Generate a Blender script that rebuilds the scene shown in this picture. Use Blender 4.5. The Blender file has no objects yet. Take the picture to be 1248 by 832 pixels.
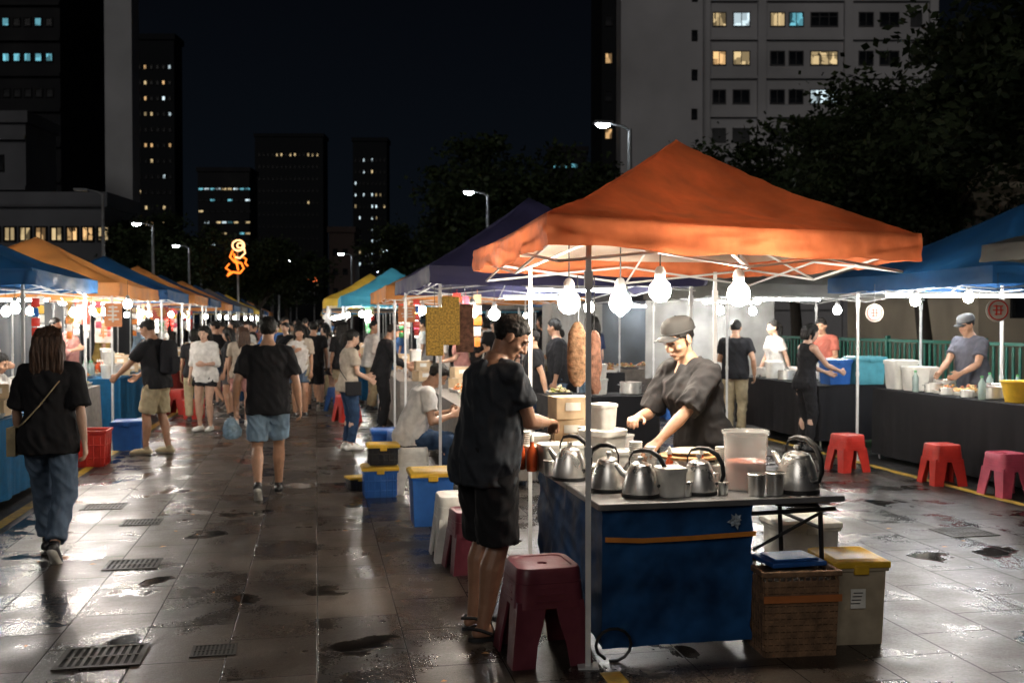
import bpy, bmesh, math, random
from mathutils import Vector, Matrix, noise, Euler
random.seed(11)
R=random
scene=bpy.context.scene
YAW=.194
CC=math.cos(YAW); SS=math.sin(YAW)
def S(u,v,z=0): return Vector((u*CC-v*SS,u*SS+v*CC,z))
def V(*a): return Vector(a)
rad=math.radians
COL=scene.collection
# ---------------------------------------------------------------- materials
MATS={}
def mat(name,col,rough=.6,metal=0,var=.18,vs=6,bump=.0,bs=80,emis=0,ecol=None,transl=0,alpha=1,stretch=(1,1,1),rv=.1,spec=.5,det=3):
    if name in MATS: return MATS[name]
    m=bpy.data.materials.new(name); m.use_nodes=True
    nt=m.node_tree; N=nt.nodes; L=nt.links
    b=N['Principled BSDF']; out=N['Material Output']
    if emis>20:
        b.inputs['Base Color'].default_value=(*col[:3],1); b.inputs['Emission Color'].default_value=(*(ecol or col)[:3],1); b.inputs['Emission Strength'].default_value=emis
        MATS[name]=m; return m
    tc=N.new('ShaderNodeTexCoord'); mp=N.new('ShaderNodeMapping'); mp.inputs['Scale'].default_value=stretch
    L.new(tc.outputs['Object'],mp.inputs[0])
    n=N.new('ShaderNodeTexNoise'); n.inputs['Scale'].default_value=vs; n.inputs['Detail'].default_value=det
    L.new(mp.outputs[0],n.inputs['Vector'])
    mr=N.new('ShaderNodeMapRange'); mr.inputs[1].default_value=.3; mr.inputs[2].default_value=.7
    mr.inputs[3].default_value=1-var; mr.inputs[4].default_value=1+var
    L.new(n.outputs[0],mr.inputs[0])
    mx=N.new('ShaderNodeVectorMath'); mx.operation='SCALE'; mx.inputs[0].default_value=col[:3]
    L.new(mr.outputs[0],mx.inputs['Scale']); L.new(mx.outputs[0],b.inputs['Base Color'])
    r2=N.new('ShaderNodeMapRange'); r2.inputs[1].default_value=.3; r2.inputs[2].default_value=.7
    r2.inputs[3].default_value=max(.02,rough-rv); r2.inputs[4].default_value=min(1,rough+rv)
    L.new(n.outputs[0],r2.inputs[0]); L.new(r2.outputs[0],b.inputs['Roughness'])
    b.inputs['Metallic'].default_value=metal
    b.inputs['Specular IOR Level'].default_value=spec
    if bump:
        n2=N.new('ShaderNodeTexNoise'); n2.inputs['Scale'].default_value=bs; n2.inputs['Detail'].default_value=3
        L.new(mp.outputs[0],n2.inputs['Vector'])
        bp=N.new('ShaderNodeBump'); bp.inputs['Strength'].default_value=bump; bp.inputs['Distance'].default_value=.01
        L.new(n2.outputs[0],bp.inputs['Height']); L.new(bp.outputs[0],b.inputs['Normal'])
    if emis:
        b.inputs['Emission Color'].default_value=(*(ecol or col)[:3],1); b.inputs['Emission Strength'].default_value=emis
    if alpha<1: b.inputs['Alpha'].default_value=alpha
    if transl:
        t=N.new('ShaderNodeBsdfTranslucent'); L.new(mx.outputs[0],t.inputs['Color'])
        ms=N.new('ShaderNodeMixShader'); ms.inputs[0].default_value=transl
        L.new(b.outputs[0],ms.inputs[1]); L.new(t.outputs[0],ms.inputs[2]); L.new(ms.outputs[0],out.inputs['Surface'])
    MATS[name]=m; return m
def winmat(name,col,strength):
    m=bpy.data.materials.new(name); m.use_nodes=True; nt=m.node_tree;N=nt.nodes;L=nt.links;b=N['Principled BSDF']
    tc=N.new('ShaderNodeTexCoord'); oi=N.new('ShaderNodeObjectInfo'); ad=N.new('ShaderNodeVectorMath'); ad.operation='ADD'
    sc=N.new('ShaderNodeVectorMath'); sc.operation='SCALE'; sc.inputs[0].default_value=(37,19,53); L.new(oi.outputs['Random'],sc.inputs['Scale'])
    L.new(tc.outputs['Object'],ad.inputs[0]); L.new(sc.outputs[0],ad.inputs[1])
    mp=N.new('ShaderNodeMapping'); mp.inputs['Scale'].default_value=(1.6,1,.9); L.new(ad.outputs[0],mp.inputs[0])
    n=N.new('ShaderNodeTexVoronoi'); n.inputs['Scale'].default_value=1.3; n.distance='CHEBYCHEV'; L.new(mp.outputs[0],n.inputs['Vector'])
    s=N.new('ShaderNodeSeparateColor'); L.new(n.outputs['Color'],s.inputs[0])
    r=N.new('ShaderNodeMapRange'); r.inputs[3].default_value=strength*.1; r.inputs[4].default_value=strength*1.6; L.new(s.outputs[0],r.inputs[0])
    L.new(r.outputs[0],b.inputs['Emission Strength']); b.inputs['Emission Color'].default_value=(*col,1); b.inputs['Base Color'].default_value=(.03,.03,.035,1); b.inputs['Roughness'].default_value=.2
    return m
def plastic(n,c,r=.42): return mat('plastic_'+n,c,r,0,.2,9,.12,40,rv=.1)
def cloth(n,c): return mat('cloth_'+n,c,.9,0,.18,14,.25,220,spec=.2)
def fabric(n,c,t=.3): return mat('canopy_'+n,c,.62,0,.28,1.8,.6,7,transl=t,rv=.12,det=5,spec=.3)
STEEL=mat('stainless_steel',(.78,.77,.74),.34,.85,.10,10,.08,30)
STEELD=mat('dull_steel',(.4,.4,.4),.45,.9,.2,8)
WHITEMET=mat('painted_tube',(.68,.69,.69),.45,.2,.08,8)
BLACKP=plastic('black',(.015,.015,.016),.4)
WHITEP=plastic('white',(.70,.69,.64))
REDP=plastic('red',(.46,.03,.02)); MAROON=plastic('maroon',(.13,.024,.038),.45); BLUEP=plastic('blue',(.015,.09,.32))
YELP=plastic('yellow',(.66,.40,.03)); BEIGEP=plastic('beige',(.38,.32,.23)); PINKP=plastic('pink',(.48,.07,.12)); TEALP=plastic('teal',(.06,.24,.29)); GREENP=plastic('green',(.05,.25,.08)); ORANGEP=plastic('orange',(.65,.2,.03))
CARTON=mat('carton',(.50,.37,.23),.8,0,.15,12)
SOCKET=plastic('socket',(.3,.3,.3))
BULB=mat('bulb_glass',(1,.93,.82),.3,emis=340,ecol=(1,.89,.74))
BULBF=mat('bulb_glass_cool',(1,.97,.93),.3,emis=520,ecol=(1,.93,.83))
TUBE=mat('tube_glass',(1,1,1),.3,emis=150,ecol=(.95,.97,1))
LENS=mat('lamp_lens',(1,1,1),.3,emis=120,ecol=(.9,.96,1))
FOODS=[mat('snack_%d'%i,c,.5,0,.4,25,.4,60) for i,c in enumerate([(.6,.33,.1),(.62,.2,.05),(.55,.42,.2),(.3,.3,.06),(.42,.12,.04),(.7,.56,.35)])]
SKIN=mat('skin_tan',(.43,.24,.15),.5,0,.12,18,.15,120); SKIN2=mat('skin_light',(.50,.31,.22),.5,0,.10,18,.15,120); SKIN3=mat('skin_brown',(.34,.18,.11),.5,0,.12,18,.15,120)
HAIRB=mat('hair_black',(.010,.009,.008),.55,0,.6,60,.7,120,stretch=(1,1,.25),spec=.3); HAIRBR=mat('hair_brown',(.055,.028,.016),.5,0,.5,60,.6,120,stretch=(1,1,.2),spec=.35)
# ---------------------------------------------------------------- mesh builder
class MB:
    def __init__(s): s.v=[];s.f=[];s.m=[]
    def add(s,vs,fs,m=0):
        o=len(s.v); s.v+=[tuple(v) for v in vs]; s.f+=[tuple(i+o for i in f) for f in fs]; s.m+=[m]*len(fs)
    def box(s,c,d,m=0,M=None,taper=1):
        x,y,z=d[0]/2,d[1]/2,d[2]/2; vs=[]
        for sz in(-1,1):
            t=taper if sz>0 else 1
            for sx,sy in((-1,-1),(1,-1),(1,1),(-1,1)): vs.append(Vector((sx*x*t,sy*y*t,sz*z)))
        if M is not None: vs=[M@v for v in vs]
        c=Vector(c); vs=[v+c for v in vs]
        s.add(vs,[(3,2,1,0),(4,5,6,7),(0,1,5,4),(1,2,6,5),(2,3,7,6),(3,0,4,7)],m)
    def loft(s,rings,m=0,cap=True,closed=True):
        n=len(rings[0]); vs=[p for r in rings for p in r]; fs=[]
        for i in range(len(rings)-1):
            for j in range(n if closed else n-1):
                k=(j+1)%n; fs.append((i*n+j,i*n+k,(i+1)*n+k,(i+1)*n+j))
        if cap: fs.append(tuple(range(n-1,-1,-1))); fs.append(tuple((len(rings)-1)*n+j for j in range(n)))
        s.add(vs,fs,m)
    def tube(s,p0,p1,r0,r1,n=10,m=0,a=False,b=False,fl=1,side=None):
        p0=Vector(p0);p1=Vector(p1); d=(p1-p0)
        if d.length<1e-6: d=Vector((0,0,1e-4))
        d.normalize()
        e=Vector((1,0,0)) if side is None else Vector(side)
        if abs(d.dot(e.normalized()))>.95: e=Vector((0,1,0))
        x=(e-d*e.dot(d)).normalized(); y=d.cross(x)
        prof=[]
        if a: prof+=[(p0-d*r0*math.cos(t),r0*math.sin(t)) for t in (.25,.7,1.15)]
        prof.append((p0,r0)); prof.append((p1,r1))
        if b: prof+=[(p1+d*r1*math.cos(t),r1*math.sin(t)) for t in (1.15,.7,.25)]
        s.loft([[c+x*(r*math.cos(2*math.pi*j/n))+y*(r*fl*math.sin(2*math.pi*j/n)) for j in range(n)] for c,r in prof],m)
    def path(s,pts,rs,n=8,m=0):
        pts=[Vector(p) for p in pts]; rings=[]; x=None
        if not hasattr(rs,'__len__'): rs=[rs]*len(pts)
        for i,p in enumerate(pts):
            d=(pts[min(i+1,len(pts)-1)]-pts[max(i-1,0)]).normalized()
            if x is None:
                e=Vector((1,0,0)) if abs(d.x)<.9 else Vector((0,1,0)); x=(e-d*e.dot(d)).normalized()
            else: x=(x-d*x.dot(d)).normalized()
            y=d.cross(x)
            rings.append([p+x*(rs[i]*math.cos(2*math.pi*j/n))+y*(rs[i]*math.sin(2*math.pi*j/n)) for j in range(n)])
        s.loft(rings,m)
    def ell(s,c,r,M=None,n=12,m=0):
        c=Vector(c); rings=[]
        if not hasattr(r,'__len__'): r=(r,r,r)
        k=max(5,n//2)
        for i in range(k+1):
            t=math.pi*(i+.02 if i==0 else (i-.02 if i==k else i))/k
            ring=[]
            for j in range(n):
                a=2*math.pi*j/n; p=c+Vector((r[0]*math.sin(t)*math.cos(a),r[1]*math.sin(t)*math.sin(a),-r[2]*math.cos(t)))
                ring.append(M@p if M is not None else p)
            rings.append(ring)
        s.loft(rings,m)
    def lathe(s,prof,c=(0,0,0),n=28,m=0,cap=True):
        c=Vector(c)
        s.loft([[c+Vector((max(r,.0005)*math.cos(2*math.pi*j/n),max(r,.0005)*math.sin(2*math.pi*j/n),z)) for j in range(n)] for r,z in prof],m,cap)
    def mesh(s,name,mats=(),smooth=True,ang=38,fix=True):
        me=bpy.data.meshes.new(name); me.from_pydata(s.v,[],s.f)
        for m in mats: me.materials.append(m)
        if any(s.m): me.polygons.foreach_set('material_index',s.m)
        if fix:
            bm=bmesh.new(); bm.from_mesh(me); bmesh.ops.recalc_face_normals(bm,faces=bm.faces); bm.to_mesh(me); bm.free()
        if smooth:
            me.polygons.foreach_set('use_smooth',[True]*len(me.polygons)); me.set_sharp_from_angle(angle=rad(ang))
        me.update(); return me
def ob(name,data,parent=None,loc=(0,0,0),rz=0,M=None,bevel=0,scale=1):
    o=bpy.data.objects.new(name,data); COL.objects.link(o)
    if parent is not None: o.parent=parent
    if M is not None: o.matrix_basis=M
    else:
        o.location=loc; o.rotation_euler=(0,0,rz); o.scale=(scale,)*3
    if bevel:
        b=o.modifiers.new('bevel','BEVEL'); b.width=bevel; b.segments=2; b.limit_method='ANGLE'; b.angle_limit=rad(40)
    return o
def mk(name,mb,mats,parent=None,loc=(0,0,0),rz=0,bevel=0,M=None,smooth=True,ang=38,fix=True,scale=1):
    if not isinstance(mats,(list,tuple)): mats=[mats]
    return ob(name,mb.mesh(name,mats,smooth,ang,fix),parent,loc,rz,M,bevel,scale)
def tag(o,label,cat,group=None):
    o['label']=label; o['category']=cat
    if group: o['group']=group
    return o
def thing(name,label,cat,loc=(0,0,0),rz=0,group=None,scale=1):
    o=bpy.data.objects.new(name,None); COL.objects.link(o); o.location=loc; o.rotation_euler=(0,0,rz); o.scale=(scale,)*3
    o.empty_display_size=.1
    return tag(o,label,cat,group)
def copy_thing(src,loc,rz=0,label=None,scale=1,group=None):
    def rec(o,par):
        c=o.copy(); COL.objects.link(c)
        if par is not None: c.parent=par
        for ch in o.children: rec(ch,c)
        return c
    c=rec(src,None); c.location=loc; c.rotation_euler=(0,0,rz); c.scale=(scale,)*3
    if label: c['label']=label
    if group: c['group']=group
    return c
PROTO={}
def place(key,builder,loc,rz=0,scale=1,label=None,group=None):
    if key not in PROTO:
        o=builder(); PROTO[key]=o; o.location=loc; o.rotation_euler=(0,0,rz); o.scale=(scale,)*3
        if label: o['label']=label
        if group: o['group']=group
        return o
    return copy_thing(PROTO[key],loc,rz,label,scale,group)
# ---------------------------------------------------------------- people
def remesh(mb,voxel,it=2,fold=0,name='m',fs=1):
    me=mb.mesh('tmp',(),False,fix=False); o=bpy.data.objects.new('tmp',me); COL.objects.link(o)
    r=o.modifiers.new('r','REMESH'); r.mode='VOXEL'; r.voxel_size=voxel; r.use_smooth_shade=True
    if it:
        sm=o.modifiers.new('s','SMOOTH'); sm.factor=.5; sm.iterations=it
    dg=bpy.context.evaluated_depsgraph_get()
    m2=bpy.data.meshes.new_from_object(o.evaluated_get(dg)); m2.name=name
    bpy.data.objects.remove(o); bpy.data.meshes.remove(me)
    if fold:
        sd=Vector((R.random()*9,R.random()*9,R.random()*9))
        nrm=[v.normal.copy() for v in m2.vertices]
        for v,nn in zip(m2.vertices,nrm):
            p=v.co
            q=Vector((p.x*9+p.z*3,p.y*9-p.z*2,p.z*6+p.x*3))*fs+sd
            a=noise.noise(q); b=noise.noise(q*2.3+Vector((3,3,3)))
            v.co=p+nn*fold*((1-abs(a)*3.2)*.9+b*.8)
    m2.polygons.foreach_set('use_smooth',[True]*len(m2.polygons)); m2.update()
    return m2
RM=[(-.08,.125,.088,-.01),(-.03,.158,.112,-.018),(.03,.166,.118,-.015),(.10,.156,.108,-.003),(.19,.146,.104,.006),(.30,.156,.112,.008),(.40,.168,.117,.004),(.47,.165,.104,-.006),(.52,.130,.082,-.012),(.555,.078,.064,-.014),(.60,.056,.056,-.006)]
RF=[(-.08,.125,.09,-.01),(-.03,.164,.115,-.02),(.03,.170,.118,-.018),(.10,.152,.102,-.003),(.19,.122,.088,.004),(.30,.134,.100,.012),(.38,.145,.118,.016),(.46,.142,.094,-.002),(.51,.110,.074,-.012),(.555,.064,.056,-.014),(.60,.048,.048,-.006)]
def ik(a,b,l1,l2,pole):
    d=b-a; L=min(d.length,(l1+l2)*.995); dn=d.normalized(); b=a+dn*L
    x=(l1*l1-l2*l2+L*L)/(2*L); h=math.sqrt(max(0,l1*l1-x*x))
    p=(pole-dn*pole.dot(dn)).normalized()
    return a+dn*x+p*h,b
def shoe_mesh(kind):
    mb=MB()
    if kind=='sneaker':
        mb.tube((0,-.045,.042),(0,.02,.045),.040,.042,12,a=True,b=True)
        mb.tube((0,.02,.045),(.0,.13,.032),.042,.040,12,a=True,b=True)
        mb.ell((0,.15,.028),(.040,.045,.028)); mb.tube((0,-.01,.05),(0,-.01,.105),.038,.036,12)
        m=remesh(mb,.006,2,name='shoe')
        for v in m.vertices:
            if v.co.z<.004: v.co.z=0
        m.materials.append(None);m.materials.append(None)
        for p in m.polygons:
            if p.center.z<.02: p.material_index=1
        return m
    # closed dark sandal: sole, wide vamp strap, heel strap
    mb.loft([[V(.046*math.cos(a)*(1.0+.12*math.sin(a)),.055+.135*math.sin(a),z) for a in [2*math.pi*j/20 for j in range(20)]] for z in (0,.022)])
    for y0,y1,h0,h1 in((.04,.10,.088,.068),(.105,.145,.064,.052)):
        mb.loft([[V(-.048,y,.01),V(-.042,y,h*.7),V(0,y,h+.004),V(.042,y,h*.7),V(.048,y,.01),V(.040,y,.01),V(0,y,.012),V(-.04,y,.01)] for y,h in((y0,h0),(y1,h1))])
    mb.path([(-.042,.03,.04),(-.04,-.03,.065),(0,-.082,.07),(.04,-.03,.065),(.042,.03,.04)],.009,6)
    m=mb.mesh('shoe',()); m.materials.append(None); m.materials.append(None); return m
SHOE={}
HAIRM={}
def hairmesh(style):
    if style in HAIRM: return HAIRM[style]
    mb=MB(); vs=[];n=72;k=50
    for i in range(k+1):
        t=math.pi*min(max(i,.02),k-.02)/k
        for j in range(n):
            a=2*math.pi*j/n; d=V(math.sin(t)*math.cos(a),math.sin(t)*math.sin(a),math.cos(t))
            p=V(0,-.014,.03)+V(d.x*.0825,d.y*.102,d.z*.096)
            jag=noise.noise(V(p.x*60,p.y*60,2))*.008
            f=p.y*.75-p.z*.65+jag
            low=(-.072 if style in('short','cap') else -.09)+jag
            mask=1/(1+math.exp(-(f-.013)*300)); mask=max(mask,1/(1+math.exp((p.z-low)*260)))
            if style in('short','cap') and abs(p.x)>.05 and p.z<.008 and p.y>-.035: mask=1
            q=noise.noise(V(p.x*38,p.y*38,p.z*26)); q2=noise.noise(V(p.x*110,p.y*110,p.z*50)); q3=noise.noise(V(p.x*210,p.y*210,p.z*90))
            sc=1.0*(1-mask)+.80*mask+(q*.06+q2*.07+q3*.05)*(1-mask)
            c=V(0,-.012,.03); vs.append(c+(p-c)*sc)
    fs=[]
    for i in range(k):
        for j in range(n):
            jj=(j+1)%n; fs.append((i*n+j,(i+1)*n+j,(i+1)*n+jj,i*n+jj))
    mb.add(vs,fs)
    if style in('long','bun','pony','bob'):
        if style=='long':
            for x in(-.055,-.03,0,.03,.055):
                mb.path([(x,-.05,.09),(x*1.25,-.10,.02),(x*1.5,-.115,-.08),(x*1.6,-.11,-.2),(x*1.35+.01,-.10,-.30-.03*math.sin(x*70))],[.035,.038,.036,.030,.010],8)
            for sx in(-1,1): mb.path([(sx*.06,.0,.06),(sx*.08,-.01,-.02),(sx*.09,-.03,-.12),(sx*.09,-.05,-.22)],[.02,.022,.022,.012],8)
        if style=='bob':
            for x in(-.06,-.03,0,.03,.06):
                mb.path([(x,-.05,.08),(x*1.15,-.095,0),(x*1.1,-.085,-.08),(x,-.07,-.12)],[.035,.034,.03,.014],8)
            for sx in(-1,1): mb.path([(sx*.065,.0,.06),(sx*.08,-.01,-.02),(sx*.075,-.02,-.1)],[.018,.02,.012],8)
        if style in('pony','bun'):
            mb.ell((0,-.11,.03),(.03,.03,.03) if style=='pony' else (.042,.04,.04))
        if style=='pony': mb.path([(0,-.11,.05),(0,-.15,.0),(0,-.145,-.1),(0,-.125,-.2)],[.022,.03,.026,.008],8)
        me=remesh(mb,.006,1,name='hair')
        for v in me.vertices:
            p=v.co; v.co=p+v.normal*(noise.noise(V(p.x*90,p.y*90,p.z*9))*.009)
        me.polygons.foreach_set('use_smooth',[True]*len(me.polygons))
    else: me=mb.mesh('hair',(),True,80)
    me.materials.append(None); HAIRM[style]=me; return me
def human(label,loc,rz=0,H=1.72,sex='m',skin=None,hair='short',hairm=None,top=None,bot=None,shoes=('sneaker',None,None),vox=.009,group=None,
          pel=(0,0,.90),lean=3,side=0,twist=0,lf=(-.09,0,0,8,0),rf=(.09,0,0,-8,0),lh=None,rh=None,lp=None,rp=None,curl=35,palm_l=None,palm_r=None,hyaw=0,hpitch=0,cap=None,hdl=None,hdr=None,lknee=None,rknee=None,name='person',G=1.0,ctilt=4):
    k=H/1.72; skin=skin or SKIN; hairm=hairm or HAIRB
    RT=RM if sex=='m' else RF; sw=(.18 if sex=='m' else .158)*(1+(G-1)*.6)
    RT=[(a,w*G,d*(1+(G-1)*1.2),o) if a<.53 else (a,w,d,o) for a,w,d,o in RT]
    pel=Vector(pel)
    def ang(s): return rad(lean)*max(0,min(1,(s+.12)/.36))
    def up(s):
        a=ang(s); b=rad(side)*max(0,min(1,(s+.12)/.36)); return V(math.sin(b),math.sin(a)*math.cos(b),math.cos(a)*math.cos(b)).normalized()
    def frame(s):
        if s<=0: p=pel+up(0)*s
        else:
            p=pel.copy(); n=max(1,int(s/.03)); ds=s/n
            for i in range(n): p+=up((i+.5)*ds)*ds
        u=up(s); t=rad(twist)*max(0,min(1,s/.4)); x=V(math.cos(t),math.sin(t),0); f=u.cross(x).normalized(); x=f.cross(u)
        return p,x,f,u
    def ring(r,g=0,n=22):
        s,w,d,o=r; p,x,f,u=frame(s)
        out=[]
        for j in range(n):
            a=2*math.pi*j/n; ca,sa=math.cos(a),math.sin(a); e=.85
            out.append(p+f*o+x*((w+g)*math.copysign(abs(ca)**e,ca))+f*((d+g)*math.copysign(abs(sa)**e,sa)))
        return out
    p6,x6,f6,u6=frame(.6)
    HR=Matrix((x6,f6,u6)).transposed()@Matrix.Rotation(rad(hyaw),3,'Z')@Matrix.Rotation(-rad(hpitch),3,'X')
    hp=p6+HR@V(0,.012,.103); HM=Matrix.Translation(hp)@HR.to_4x4()
    sj={};el={};wr={}
    pS,xS,fS,uS=frame(.485)
    for sgn,hh,pole in((-1,lh,lp),(1,rh,rp)):
        a=pS+xS*sgn*sw; t=Vector(hh) if hh is not None else a+V(sgn*.07,.06,-.53)
        pole=Vector(pole) if pole is not None else (xS*sgn*.5-fS*1.0-V(0,0,.3))
        e,w=ik(a,t,.285,.245,pole); sj[sgn]=a;el[sgn]=e;wr[sgn]=w
    hipj={};kn={};an={};footM={}
    for sgn,ft,kp in((-1,lf,lknee),(1,rf,rknee)):
        h=pel+V(sgn*.088*G,0,0)
        Mf=Matrix.Translation(V(ft[0],ft[1]+0,ft[2]))@Matrix.Rotation(rad(ft[3]),4,'Z')@Matrix.Translation(V(0,.12,0))@Matrix.Rotation(-rad(ft[4]),4,'X')@Matrix.Translation(V(0,-.12,0))
        a=Mf@V(0,0,.09); pole=Vector(kp) if kp is not None else V(sgn*.12,1,.1)
        kk,a2=ik(h,a,.415,.405,pole); hipj[sgn]=h;kn[sgn]=kk;an[sgn]=a; footM[sgn]=Mf
    mb=MB()
    mb.loft([ring(r) for r in RT])
    fr=.0085 if vox<.008 else .010
    for sgn in(-1,1):
        sh=sj[sgn]; mb.tube(pS+xS*sgn*.08+uS*.005,sh,.062,.056*G,12,a=True,b=True)
        th=(1 if sex=='m' else .86)*G
        mid=sh.lerp(el[sgn],.45)
        mb.tube(sh,mid,.054*th,.048*th,12,a=True,b=True); mb.tube(mid,el[sgn],.048*th,.038*th,12,a=True,b=True)
        m2=el[sgn].lerp(wr[sgn],.3)
        mb.tube(el[sgn],m2,.038*th,.042*th,12,a=True,b=True); mb.tube(m2,wr[sgn],.042*th,.026*th,12,a=True,b=True)
        hd=hdl if sgn<0 else hdr
        d=Vector(hd).normalized() if hd is not None else (wr[sgn]-el[sgn]).normalized()
        pn=palm_l if sgn<0 else palm_r
        pn=Vector(pn) if pn is not None else -xS*sgn
        pn=(pn-d*pn.dot(d)).normalized(); sd=pn.cross(d)*(1 if sgn<0 else -1)
        W=wr[sgn]
        cu=rad(curl)
        for off,ln,kx in((.031,.070,.088),(.011,.078,.092),(-.010,.073,.088),(-.029,.057,.080)):
            kp=W+d*kx+sd*off
            mb.tube(W+sd*off*.5,kp,.016,.0125,8,a=True,b=True)
            q=kp; dd=d
            for f,aa in((.46,cu*.7),(.31,cu*1.1),(.23,cu*.7)):
                ax=dd.cross(pn).normalized(); dd=(Matrix.Rotation(aa,3,ax)@dd).normalized(); q2=q+dd*ln*f
                mb.tube(q,q2,fr,fr*.92,8,a=True,b=True); q=q2
        t0=W+d*.022+sd*.018; t1=t0+(d*.6+sd*.75+pn*.3).normalized()*.045; t2=t1+(d*.9+sd*.25+pn*.35).normalized()*.03; t3=t2+(d+pn*.3).normalized()*.022
        mb.tube(t0,t1,.015,.0115,8,a=True,b=True); mb.tube(t1,t2,.0115,.010,8,a=True,b=True); mb.tube(t2,t3,.010,.0085,8,a=True,b=True)
        h=hipj[sgn];kk=kn[sgn];a=an[sgn]; m1=h.lerp(kk,.4)
        mb.tube(h,m1,.088*G,.078*G,14,a=True,b=True); mb.tube(m1,kk,.078*G,.054*G,14,a=True,b=True)
        dl=(a-kk).normalized(); fw=V(0,1,0); fw=(fw-dl*fw.dot(dl)).normalized()
        c1=kk.lerp(a,.3)-fw*.014
        mb.tube(kk,c1,.052*G,.059*G,12,a=True,b=True); mb.tube(c1,kk.lerp(a,.75),.059*G,.041*G,12,a=True,b=True); mb.tube(kk.lerp(a,.75),a,.041*G,.035,12,a=True,b=True)
        F=footM[sgn]
        mb.tube(F@V(0,-.035,.045),F@V(0,.03,.048),.030,.034,10,a=True,b=True); mb.tube(F@V(0,.03,.048),F@V(0,.13,.034),.033,.020,10,a=True,b=True)
        mb.tube(F@V(-.022,.12,.034),F@V(-.015,.165,.034),.015,.012,8,a=True,b=True); mb.tube(F@V(.015,.12,.034),F@V(.018,.155,.034),.015,.012,8,a=True,b=True); mb.tube(a,F@V(0,.0,.05),.036,.034,10,a=True,b=True)
    E=lambda c,r: mb.ell(c,r,HM,14)
    E((0,-.012,.03),(.075,.094,.088)); E((0,.018,-.018),(.064,.066,.088)); E((0,.03,-.072),(.048,.046,.036)); E((0,.060,-.094),(.022,.019,.017))
    E((0,.074,.024),(.048,.014,.011)); E((-.038,.056,-.028),(.022,.022,.02)); E((.038,.056,-.028),(.022,.022,.02))
    mb.tube(HM@V(0,.080,.016),HM@V(0,.102,-.026),.008,.013,8,a=True,b=True); E((-.012,.090,-.032),.009); E((.012,.090,-.032),.009)
    E((0,.080,-.056),(.024,.013,.006)); E((0,.078,-.066),(.02,.013,.007))
    for sx in(-1,1): E((sx*.080,-.006,-.006),(.010,.020,.032))
    mb.tube(frame(.52)[0],HM@V(0,-.022,-.05),.056 if sex=='m' else .048,.052 if sex=='m' else .045,14,a=True,b=True)
    body=ob(name,remesh(mb,vox,2,name='person'),None,loc,rz,scale=k); body.data.materials.append(skin)
    tag(body,label,'person',group)
    if hair:
        hm=hairmesh(hair); o=ob('hair',hm,body,M=HM); o.material_slots[0].link='OBJECT'; o.material_slots[0].material=hairm
    if vox<.0125:
        for sx in(-1,1):
            if 'eye' not in HAIRM:
                e=MB(); e.ell((0,0,0),(.0145,.008,.0050)); e.ell((0,.0055,0),(.006,.0042,.005),m=1); e.path([(-.016,.002,.0035),(0,.0085,.006),(.016,.002,.0035)],[.0015,.0028,.0015],6,m=1)
                HAIRM['eye']=e.mesh('eye',(mat('eye_white',(.42,.38,.34),.3),mat('iris',(.02,.012,.01),.2)))
                e=MB(); e.path([(-.02,-.004,-.003),(-.008,.003,.003),(.008,.003,.003),(.02,-.006,-.001)],[.0025,.0042,.0042,.002],6)
                HAIRM['brow']=e.mesh('eyebrow',(HAIRB,))
                e=MB(); e.path([(-.020,-.008,-.001),(-.01,0,.001),(0,.001,.001),(.01,0,.001),(.020,-.008,-.001)],[.002,.0042,.004,.0042,.002],6); e.path([(-.017,-.006,-.004),(0,.001,-.006),(.017,-.006,-.004)],[.003,.0050,.003],6)
                HAIRM['lips']=e.mesh('mouth',(mat('lip',(.30,.13,.10),.45),))
            ob('eye',HAIRM['eye'],body,M=HM@Matrix.Translation((sx*.031,.074,.004)))
            ob('eyebrow',HAIRM['brow'],body,M=HM@Matrix.Translation((sx*.031,.084,.030)))
        ob('mouth',HAIRM['lips'],body,M=HM@Matrix.Translation((0,.089,-.060)))
    if cap:
        c=MB(); rings=[]
        for z,r in((-.004,1.0),(.02,1.01),(.045,.97),(.07,.84),(.085,.6),(.094,.25),(.096,.01)):
            rings.append([V(.090*r*math.cos(a),-.016+.110*r*math.sin(a),.044+z*.92) for a in [2*math.pi*j/28 for j in range(28)]])
        c.loft(rings); br=[]
        for t in(0,.35,.7,1):
            br.append([V(.080*math.cos(a)*(1-.10*t),.066+.026*math.sin(a)+t*.078*math.sin(a)**.6,.046-t*.010-.018*abs(math.cos(a))) for a in [math.pi*(j+.001)/14*.998 for j in range(15)]])
        c.loft(br,cap=False,closed=False,m=1); br2=[[p-V(0,0,.006) for p in r] for r in br]; c.loft(br2,cap=False,closed=False,m=1); c.loft([br[-1],br2[-1]],cap=False,closed=False,m=1)
        c.ell((0,-.016,.134),(.006,.006,.004)); 
        c.path([V(.0915*math.cos(a),-.016+.1115*math.sin(a),.046) for a in [2*math.pi*j/28 for j in range(29)]],.004,6,m=1)
        mk('cap',c,[cap,mat('cap_brim',(.018,.018,.018),.8)],body,M=HM@Matrix.Rotation(rad(ctilt),4,'X'),ang=60)
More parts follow.
